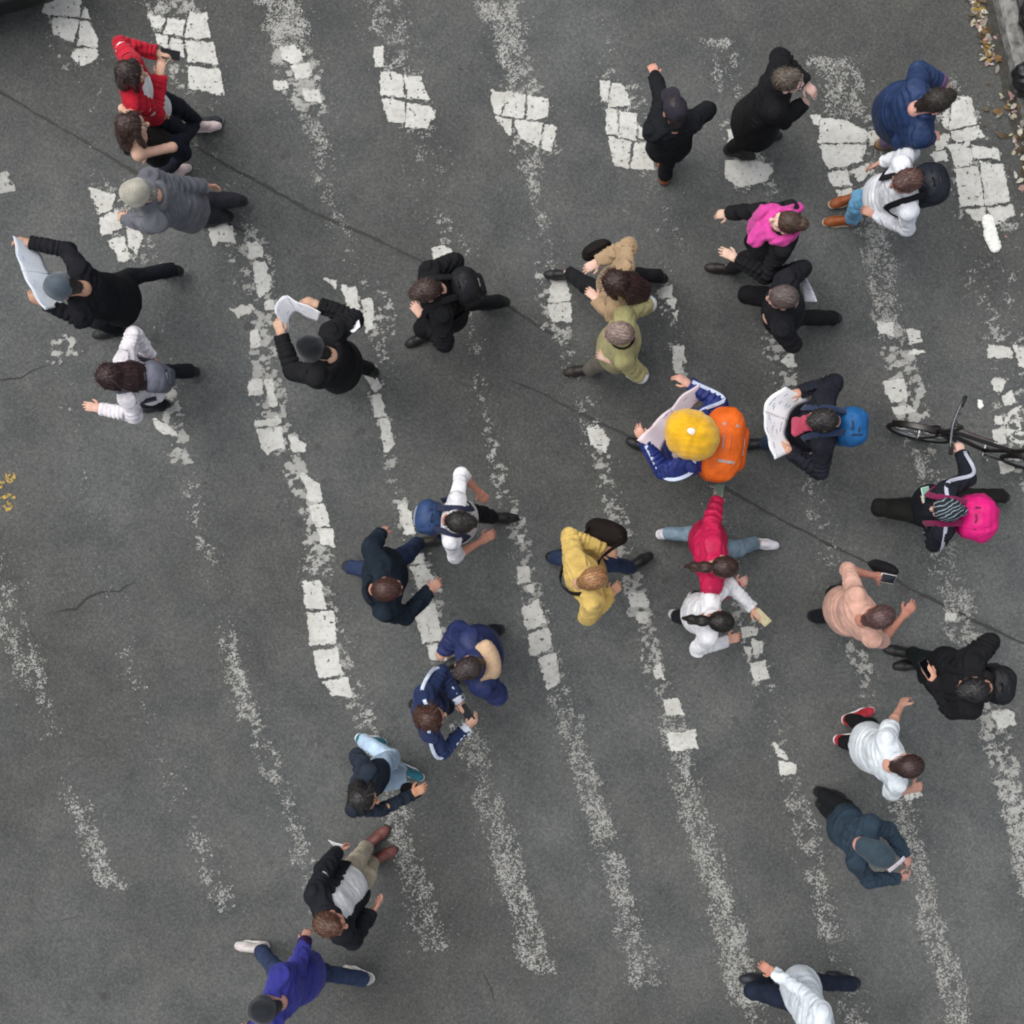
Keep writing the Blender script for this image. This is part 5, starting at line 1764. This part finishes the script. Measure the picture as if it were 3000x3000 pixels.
p = person('person in navy puffer jacket with beige fur collar', (1372, 1956), 196, 1.7, 1.12, 20, elbR=(1345, 1852, 1.14), handR=(1310, 1895, 1.0), elbL=(1462, 2040, 1.14), handL=(1430, 2010, 1.0), stride=.3,
           hair=('short', '#2b201f'), skin='#c5977f', top=J('#26305c', t=.044, hem=.16, collar2='#c9ad90', kind='nylon', wr=.012), bottom=('#20222c', 'cloth'))
S = Sdf()
n_ = p['neck']
R3 = np.stack([p['fs'], p['ls'], UP], 1)
S.ell(n_ - p['fs'] * .12 + UP * .01, (.075, .15, .07), rot=R3)
S.cone(n_ + p['ls'] * .115 - p['fs'] * .02, n_ - p['fs'] * .1 + p['ls'] * .07, .042, .05, k=.03)
S.cone(n_ - p['ls'] * .115 - p['fs'] * .02, n_ - p['fs'] * .1 - p['ls'] * .07, .042, .05, k=.03)
child('fur_collar', S.mesh(.009, disp=lambda P: .005 * np.sin(P[:, 0] * 260) * np.sin(P[:, 1] * 240) * np.sin(P[:, 2] * 250 + 1)), fabric('#bfa284'), p['root'], p['o'])
p = person('person in navy blazer with white sleeve stripes and brown hair', (1264, 2102), 8, 1.62, .9, 6, elbL=(1288, 1976, 1.16), handL=(1352, 2062, 1.1), handR=(1364, 2136, 1.1), elbR=(1298, 2204, 1.14),
           hair=('bob', '#3a2015'), skin='#d8a88e', top=J('#1c2b52', name='blazer', t=.02, hem=.1, band='#cdd8ee', cuff='#d7dde8'), bottom=('#1a2238', 'denim'), hpose=('pinch', 'pinch'))
phone(p, 0, 'dark phone held by the person in the striped navy blazer', fwd=.01)
p = person('person with black hair, dark top and pale washed jeans in teal shoes', (1066, 2338), -20, 1.64, .92, 0, feet=((1092, 2168), (1196, 2258)), handL=(1060, 2290, 1.0), handR=(1205, 2328, 1.06), elbR=(1128, 2372, 1.12),
           hair=('bob', '#191614'), skin='#d2976f', top=J('#2a3442', name='top', t=.012, hem=-.04), bottom=('#b4cde4', 'cloth'), shoes=('#1f6a78', '#e4e8ea'), pelvis=(1108, 2268))
satchel(p, 'small black handbag held in front of the pale washed jeans', (1204, 2318, .95), '#15161b', (.09, .04, .07), name='hand_bag', yaw=10, strap=False)
# lower left
p = person('person in open black jacket over white shirt with beige trousers', (968, 2706), 34, 1.8, 1.04, 0, yaw=-50, feet=((1096, 2462), (1112, 2512)), elbL=(950, 2540, 1.16), handL=(985, 2500, .95), handR=(1085, 2680, 1.02), elbR=(1040, 2760, 1.14),
           hair=('short', '#4a2f20'), skin='#d08d76', top=J('#1b1d24', t=.028, hem=.16, open=.125), inner=('shirt', '#e8eaec', .14), bottom=('#b3a690', 'cloth'), shoes=('#6d3f3a', '#3a2c28'))
paper('folded_paper', 'small white paper behind the open black jacket', 'paper', [((962, 2460, .95), (972, 2474, .88)), ((982, 2468, .95), (990, 2484, .88)), ((1004, 2474, .95), (1008, 2490, .88))], plain('#e6e8ea', .7, name='paper'), crumple=.002)
p = person('person in violet blue pullover and dark cap striding left', (772, 2952), 172, 1.74, 1.05, 24, feet=((740, 2772), (1050, 2848)), handR=(888, 2778, .98), elbR=(880, 2835, 1.1), handL=(742, 3010, 1.0),
           hair=('crop', '#2a2a2a'), hat=('beanie', '#2b2f36'), skin='#b98576', top=J('#34368c', name='pullover', t=.02, hem=.1, cuff='#3a1f45'), bottom=('#21375f', 'denim'), shoes=('#bdb6b2', '#d8d4d0'), pelvis=(880, 2880))
# lower right
p = person('person in white shirt and navy trousers at the bottom edge', (2400, 3062), 176, 1.74, 1.04, 20, feet=((2222, 2868), (2462, 2862)), handR=(2268, 2850, .98), elbR=(2350, 2900, 1.12), handL=(2300, 3080, 1.0),
           hair=('short', '#2a211c'), skin='#b5765f', top=J('#d5dde4', name='shirt', t=.016, hem=.07, wr=.007), bottom=('#1c2539', 'cloth'), shoes=('#1a1d26', '#2a2a2a'), pelvis=(2362, 2930))
p = person('person in slate blue hooded jacket holding a white slip', (2578, 2502), -20, 1.7, .9, 38, feet=(None, (2432, 2368)), elbL=(2628, 2440, 1.12), handL=(2654, 2510, 1.1), elbR=(2570, 2614, 1.12), handR=(2638, 2572, 1.1),
           hair=None, hat=('hood', '#33444f'), skin='#c58a7c', top=J('#2a3a48', t=.016, hem=.06), bottom=('#191b20', 'cloth'), hpose=('pinch', 'pinch'))
paper('paper_slip', 'narrow white slip held by the slate blue hood', 'paper', [((2600, 2548, 1.3), (2606, 2556, 1.24)), ((2625, 2530, 1.3), (2630, 2538, 1.24)), ((2648, 2508, 1.3), (2654, 2516, 1.24))], plain('#efe4ee', .7, name='paper'), crumple=.002)
p = person('person in white tee with black trousers and red white shoes', (2662, 2242), 14, 1.74, 1.06, 24, feet=((2512, 2100), None), handL=(2636, 2076, 1.0), elbL=(2616, 2112, 1.12), elbR=(2606, 2330, 1.16), handR=(2680, 2310, 1.0),
           hair=('crop', '#2e1c18'), skin='#cc947f', top=J('#dbe3ec', name='tee_shirt', t=.018, hem=.1, sleeve=.42, wr=.007), bottom=('#17181c', 'cloth'), shoes=('#b02a38', '#e6e2e2'), lead='R')
p = person('person in black hooded top bent over a phone at the right', (2850, 2018), 178, 1.74, 1.06, 36, feet=((2672, 1948), None), handR=(2762, 1962, 1.16), elbR=(2918, 1862, 1.22), handL=(2742, 2006, 1.16), elbL=(2790, 2080, 1.16),
           hair=('short', '#141416'), skin='#d0977c', top=J('#15161a', t=.03, hem=.14, hood=True), bottom=('#16201f', 'cloth'), hpose=('pinch', 'pinch'))
phone(p, 0, 'dark phone held by the person in the black hooded top')
backpack(p, 'black backpack on the person in the hooded top', '#1a1b20', '#202127', '#121316', size=.95)
p = person('person in salmon tee with cropped hair and one arm reaching right', (2578, 1806), 22, 1.75, 1.05, 22, feet=((2462, 1725), None), handL=(2592, 1692, 1.06), elbL=(2478, 1648, 1.14), handR=(2668, 1782, 1.1), elbR=(2586, 1876, 1.16),
           hair=('crop', '#4a3432'), skin='#b06c55', top=J('#cda190', name='tee_shirt', t=.018, hem=.12, sleeve=.55, wr=.007), bottom=('#1b1d26', 'denim'), shoes=('#1b1c22', '#3a3a3a'))
satchel(p, 'narrow black bag at the hip of the salmon tee', (2590, 1664, 1.0), '#17151a', (.13, .035, .06), side=1, name='waist_bag', yaw=-40, strap=False)
phone(p, 0, 'white phone held by the person in the salmon tee', '#e8e6e4', screen='#20242c')
# pattern of the dark headscarf
t = NT('patterned_headscarf')
wv = t.n.new('ShaderNodeTexWave')
wv.inputs['Scale'].default_value = 9
wv.inputs['Distortion'].default_value = 7
wv.inputs['Detail'].default_value = 2
t.l.new(t.mapping((1, 1.4, 1), (.3, .2, .9)), wv.inputs['Vector'])
t.set(Base_Color=t.ramp(wv.outputs['Fac'], [(.0, hexlin('#10151c')), (.86, hexlin('#141b26')), (.95, hexlin('#9aa6b0')), (1, hexlin('#7e99a0'))]), Roughness=.85)
p30 = person('person in patterned dark headscarf with pink backpack pushing a bicycle', (2772, 1494), 176, 1.66, .98, 22, feet=((2632, 1474), (2905, 1452)), handR=(2812, 1306, 1.0), elbR=(2892, 1372, 1.1), handL=(2716, 1476, 1.12), elbL=(2742, 1588, 1.14),
             hair=None, hat=('headscarf', 'pat', t.m), skin='#e0b4a4', top=J('#181c26', t=.024, hem=.14, band='#b9bccb'), bottom=('#191a17', 'cloth'), shoes=('#181a18', '#262626'), hpose=('pinch', 'grip'))
backpack(p30, 'bright pink backpack on the person with the bicycle', '#d81c78', '#cf1a70', '#7c1148', zipc='#a01458', size=1.2, lump=True, depth=.09, shift=(0, -.04, .02), wr=.011)
phone(p30, 0, 'pale green phone held by the person with the pink backpack', '#bfe0cf', screen='#8fb9a8')
p = person('person in white blouse with black ponytail near the red jacket', (2112, 1820), -4, 1.62, .9, 22, handL=(2212, 1788, 1.1), elbL=(2136, 1716, 1.16), elbR=(2052, 1892, 1.16), handR=(2120, 1880, 1.02),
           hair=('pony', '#16130f'), skin='#cf9a7e', top=J('#e5e6ee', name='blouse', t=.018, hem=.08, wr=.007), bottom=('#23262e', 'denim'), shoes=('#d8d4d0', '#e0e0e0'), stride=.15, hpose=('pinch', 'relax'))
phone(p, 0, 'beige phone held by the person with the black ponytail', '#c8b88e', screen='#b9b08c')
p = person('person in crimson jacket with brown ponytail and light jeans mid stride', (2122, 1660), 0, 1.65, .95, 22, feet=((1968, 1562), (2238, 1590)), handL=(2098, 1474, .98), elbL=(2084, 1528, 1.12), elbR=(2082, 1742, 1.16), handR=(2150, 1718, 1.0),
           hair=('pony', '#32201a'), skin='#d7a596', top=J('#c01d4e', t=.028, hem=.14, kind='nylon'), bottom=('#7fa0b6', 'denim'), shoes=('#dcd8de', '#ececec'), pelvis=(2082, 1590))
phone(p, 0, 'grey green phone in the swinging hand of the crimson jacket', '#9fb3a2', screen='#7c8f84')
p = person('person in mustard yellow jacket with cropped light brown hair', (1738, 1694), 24, 1.72, 1.02, 24, feet=((1872, 1652), (1642, 1622)), handL=(1808, 1622, 1.08), elbL=(1668, 1562, 1.14), elbR=(1722, 1808, 1.16), handR=(1790, 1740, 1.04),
           hair=('crop', '#8a6440'), skin='#c59673', top=J('#d0b164', t=.03, hem=.12), bottom=('#263f66', 'denim'), shoes=('#17181b', '#262626'))
satchel(p, 'black shoulder bag slung over the mustard yellow jacket', (1778, 1560, 1.08), '#1c1310', (.18, .075, .11), side=1, yaw=-42)
# bystander on the pavement
p = person('bystander in black coat on the kerb at the right edge', (3290, 10), 200, 1.75, 1.1, 15, stride=.1, hair=('short', '#1a1716'), skin='#c09078', top=J('#141418', name='coat', t=.036, hem=.4, flare=.05), bottom=('#17171a', 'cloth'))
p['root'].location.z += .12

# ------------------------------------------------------------------ bicycle
def ring(R_, r_, n=40, m=10):
    V, F = [], []
    for i in range(n):
        a = 2 * math.pi * i / n
        for j in range(m):
            b = 2 * math.pi * j / m
            rr = R_ + r_ * math.cos(b)
            V.append((rr * math.cos(a), r_ * math.sin(b), rr * math.sin(a)))
            F.append([i * m + j, i * m + (j + 1) % m, ((i + 1) % n) * m + (j + 1) % m, ((i + 1) % n) * m + j])
    return np.array(V, dtype=f32), F


def bicycle():
    d = nrm(np.array([-.965, .262, 0]))
    side = np.array([-d[1], d[0], 0])
    axle = W(2692, 1272, .27) * np.array([1, 1, 0])
    root = rooted('bicycle', 'black bicycle pushed along at the right edge', 'bicycle', axle)
    lean = math.radians(2)
    M = Matrix.Rotation(math.atan2(-d[1], -d[0]), 4, 'Z')
    root.matrix_world = Matrix.Translation(Vector([float(c) for c in axle])) @ M @ Matrix.Rotation(-lean, 4, 'X')
    # local: +x towards the rear, y across, z up
    rub = plain('#141415', .8, name='rubber')
    blk = plain('#1b1414', .35, name='bike_paint')
    sil = plain('#a9abad', .3, .9, name='bike_metal')
    Rw = .27
    for x in (0.0, .98):
        w = link('wheel', mesh_from('tyre', *ring(Rw - .02, .021), rub), root, (x, 0, Rw))
        V, F = ring(Rw - .043, .009)
        link('rim', mesh_from('rim', V, F, sil), w)
        S = None
        Vs, Fs = [], []
        for k_ in range(18):
            a = 2 * math.pi * k_ / 18
            vf = sweep([(0.018 * math.cos(a + .6), .02 * (-1) ** k_, .018 * math.sin(a + .6)), ((Rw - .045) * math.cos(a), 0, (Rw - .045) * math.sin(a))], .0035, .0035, (0, 1, 0), nseg=2)
            Fs += [[q + len(Vs) for q in fc] for fc in vf[1]]
            Vs += [tuple(v) for v in vf[0]]
        link('spokes', mesh_from('spokes', np.array(Vs), Fs, sil), w)
        V, F = sweep([(0, -.05, 0), (0, 0, 0), (0, .05, 0)], .036, .036, (0, 0, 1), round_=True)
        link('hub', mesh_from('hub', V, F, sil), w)
        V, F = sweep([((Rw + .03) * math.cos(a), 0, (Rw + .03) * math.sin(a)) for a in np.linspace(.35, 2.7, 9)], .05, .008, lambda p: p, nseg=3)
        link('mudguard', mesh_from('mudguard', V, F, blk), root, (x, 0, Rw))
    def tube(name, pts, w, mat=blk):
        V, F = sweep(pts, w, w, (.13, .93, .3), round_=True, nseg=4)
        return link(name, mesh_from(name, V, F, mat), root)
    for sy in (-1, 1):
        tube('fork', [(0, sy * .045, Rw), (.05, sy * .045, Rw + .26), (.075, sy * .02, Rw + .33)], .022)
        tube('chain_stay', [(.98, sy * .05, Rw), (.56, sy * .03, .26)], .018)
        tube('seat_stay', [(.98, sy * .05, Rw), (.70, sy * .02, .66)], .016)
    tube('head_tube', [(.07, 0, .58), (.11, 0, .78)], .04)
    tube('top_tube', [(.1, 0, .74), (.4, 0, .66), (.69, 0, .6)], .034)
    tube('down_tube', [(.085, 0, .64), (.56, 0, .28)], .038)
    tube('seat_tube', [(.56, 0, .26), (.74, 0, .84)], .032)
    tube('stem', [(.11, 0, .76), (.1, 0, 1.0), (.03, 0, 1.02)], .03)
    tube('handlebar', [(.05, -.22, 1.03), (.03, -.14, 1.04), (.02, 0, 1.02), (.03, .14, 1.04), (.05, .22, 1.03)], .024, plain('#5a5c60', .35, .8, name='bar_metal'))
    for sy in (-1, 1):
        tube('grip', [(.056, sy * .235, 1.03), (.04, sy * .15, 1.04)], .034, rub)
    tube('crank', [(.56, -.09, .4), (.56, -.06, .26), (.56, .06, .26), (.56, .09, .12)], .02, sil)
    S = Sdf().cone((.66, 0, .87), (.88, 0, .88), .03, .075, flat=((0, 0, 1), .45))
    V, F = S.mesh(.01)
    link('saddle', mesh_from('saddle', V, F, plain('#181416', .5, name='saddle')), root)
    tube('cable', [(.05, .1, 1.04), (.06, .08, .9), (.2, .03, .76), (.5, .02, .69)], .009, plain('#4a1f22', .5, name='cable'))


bicycle()

# ------------------------------------------------------------------ litter, corner car
def scrap(label, pts, colr, h=.02, seed=0):
    P_ = np.array(pts, float)
    n = 10
    c = P_.mean(0)
    loc = W(c[0], c[1], 0)
    S = Sdf()
    for a, b in zip(pts[:-1], pts[1:]):
        S.cone(W(*a, h * .6) - loc, W(*b, h * .6) - loc, h * 2.1, h * 2.1, flat=(UP, .4), k=.02)
    S.cut((0, 0, .006), (0, 0, -1))
    V, F = S.mesh(.007, wr=.006, wf=50, seed=seed)
    o = link('crumpled_paper', mesh_from('crumpled_paper', V, F, plain(colr, .8, name='paper')), None, loc)
    tag(o, label, 'litter')


scrap('bright white crumpled paper strip lying near the kerb', [(2895, 645), (2903, 690), (2915, 722)], '#efefe8', .024, 3)
scrap('small white scrap of paper right of the bicycle handlebar', [(2870, 1178), (2873, 1190)], '#e8e8e4', .010, 4)


def leaf_litter():
    g = np.random.default_rng(5)
    tones = ['#a8a288', '#8f7636', '#6f5632', '#a07f7a', '#b9b5a8', '#463a26', '#878378', '#5a4d3a']
    V, F, mi = [], [], []
    spots = []
    for i in range(170):
        y = g.uniform(-60, 190)
        spots.append((2858 + .235 * y + g.normal() * 11, y))
    for i in range(130):
        y = g.uniform(280, 760)
        spots.append((2900 + .2 * (y - 0) + g.normal() * 13, y))
    for i in range(30):
        y = g.uniform(-60, 700)
        spots.append((2850 + .2 * y + g.normal() * 34, y))
    for (px, py) in spots:
        c = W(px, py, 0)
        a = g.uniform(0, 6.28)
        L = abs(g.normal()) * .018 + .009
        wd = L * g.uniform(.35, .75)
        ex, ey = np.array([math.cos(a), math.sin(a)]), np.array([-math.sin(a), math.cos(a)])
        z0 = g.uniform(.008, .02)
        b = len(V)
        for (u_, v_, zz) in ((-1, 0, .0), (-.4, .9, .006), (.4, .8, .01), (1, 0, .003), (.4, -.8, .008), (-.4, -.9, .004)):
            q = c[:2] + ex * u_ * L + ey * v_ * wd
            V.append((q[0], q[1], z0 + zz * g.uniform(.4, 1.8)))
        F += [[b, b + 1, b + 4, b + 5], [b + 1, b + 2, b + 4], [b + 2, b + 3, b + 4]]
        t_ = int(g.integers(len(tones)))
        mi += [t_] * 3
    me = mesh_from('leaf_litter', np.array(V), F, None, smooth=False)
    for c in tones:
        me.materials.append(plain(c, .85, name='litter'))
    me.polygons.foreach_set('material_index', np.array(mi, dtype=np.int32))
    tag(link('leaf_litter', me), 'leaves and scraps blown along the gutter at upper right', 'litter', kind='stuff')


leaf_litter()


def sack(label, px, py, r, seed):
    loc = W(px, py, .12) * np.array([1, 1, 0]) + UP * .125
    S = Sdf().ell((0, 0, r * .62), (r, r * .85, r * .66)).ell((r * .3, r * .2, r * .9), (r * .5, r * .5, r * .4), k=.08)
    S.cone((0, 0, r * 1.15), (0.02, 0, r * 1.5), .03, .055, k=.05)
    S.cut((0, 0, 0), (0, 0, -1))
    root = rooted('rubbish_sack', label, 'sack', loc)
    V, F = S.mesh(.012, wr=.02, wf=16, seed=seed)
    link('sack', mesh_from('sack', V, F, plain('#121317', .38, name='black_plastic')), root)
    q = Sdf().torus((0, 0, r * 1.2), UP, .034, .01)
    V, F = q.mesh(.008)
    link('tie', mesh_from('tie', V, F, plain('#2b2c30', .5, name='tie')), root)


sack('black plastic sack standing on the kerb at the right edge', 3012, 240, .17, 5)
sack('black plastic sack in the upper right corner', 3040, 60, .2, 6)


def parked_car():
    h = nrm(np.array([.262, -1.0, 0]))              # heading, down the picture
    lft = np.array([-h[1], h[0], 0])                # its left = image right
    corner = W(145, -62, .5)
    nose = corner - lft * .84 + h * .02
    M3 = np.stack([h, lft, UP], 1)
    root = rooted('car', 'black car nosing into the top left corner', 'car', (0, 0, 0))
    root.matrix_world = mat4(M3, (nose[0], nose[1], 0))
    pnt = plain('#0f1012', .25, name='car_paint')
    gls = plain('#0c1013', .06, name='car_glass')
    rub = plain('#141415', .8, name='rubber')
    S = Sdf().box((-2.12, 0, .58), (1.95, .72, .2), .15)
    S.box((-.55, 0, .62), (.42, .68, .1), .12, k=.15)
    for x in (-.78, -3.35):
        for sy in (-1, 1):
            S.cone((x, sy * .7, .32), (x, sy * 1.0, .32), .37, .37, k=.02, neg=True)
    V, F = S.mesh(.045)
    link('bodywork', mesh_from('bodywork', V, F, pnt), root)
    S = Sdf().box((-2.35, 0, 1.02), (.95, .6, .22), .14)
    V, F = S.mesh(.045)
    link('windows', mesh_from('windows', V, F, gls), root)
    S = Sdf().box((-2.4, 0, 1.36), (.72, .55, .02), .05)
    V, F = S.mesh(.035)
    link('roof', mesh_from('roof', V, F, pnt), root)
    for x in (-.78, -3.35):
        for sy in (-1, 1):
            V, F = ring(.235, .09, 32, 10)
            w = link('wheel', mesh_from('wheel', V, F, rub), root, (x, sy * .78, .325))
            V, F = sweep([(0, -.06, 0), (0, 0, 0), (0, .06, 0)], .36, .36, (0, 0, 1), round_=True)
            link('rim', mesh_from('rim', V, F, plain('#8a8c90', .3, .8, name='rim')), w)
    for sy in (-1, 1):
        S = Sdf().ell((-.1, sy * .62, .66), (.12, .16, .07))
        V, F = S.mesh(.025)
        link('headlight', mesh_from('headlight', V, F, plain('#b8bcc0', .1, name='lamp_glass')), root)
    S = Sdf().box((-.02, 0, .4), (.05, .76, .08), .05)
    V, F = S.mesh(.03)
    link('bumper', mesh_from('bumper', V, F, plain('#131416', .5, name='bumper')), root)


parked_car()
print('people', len(PEOPLE))
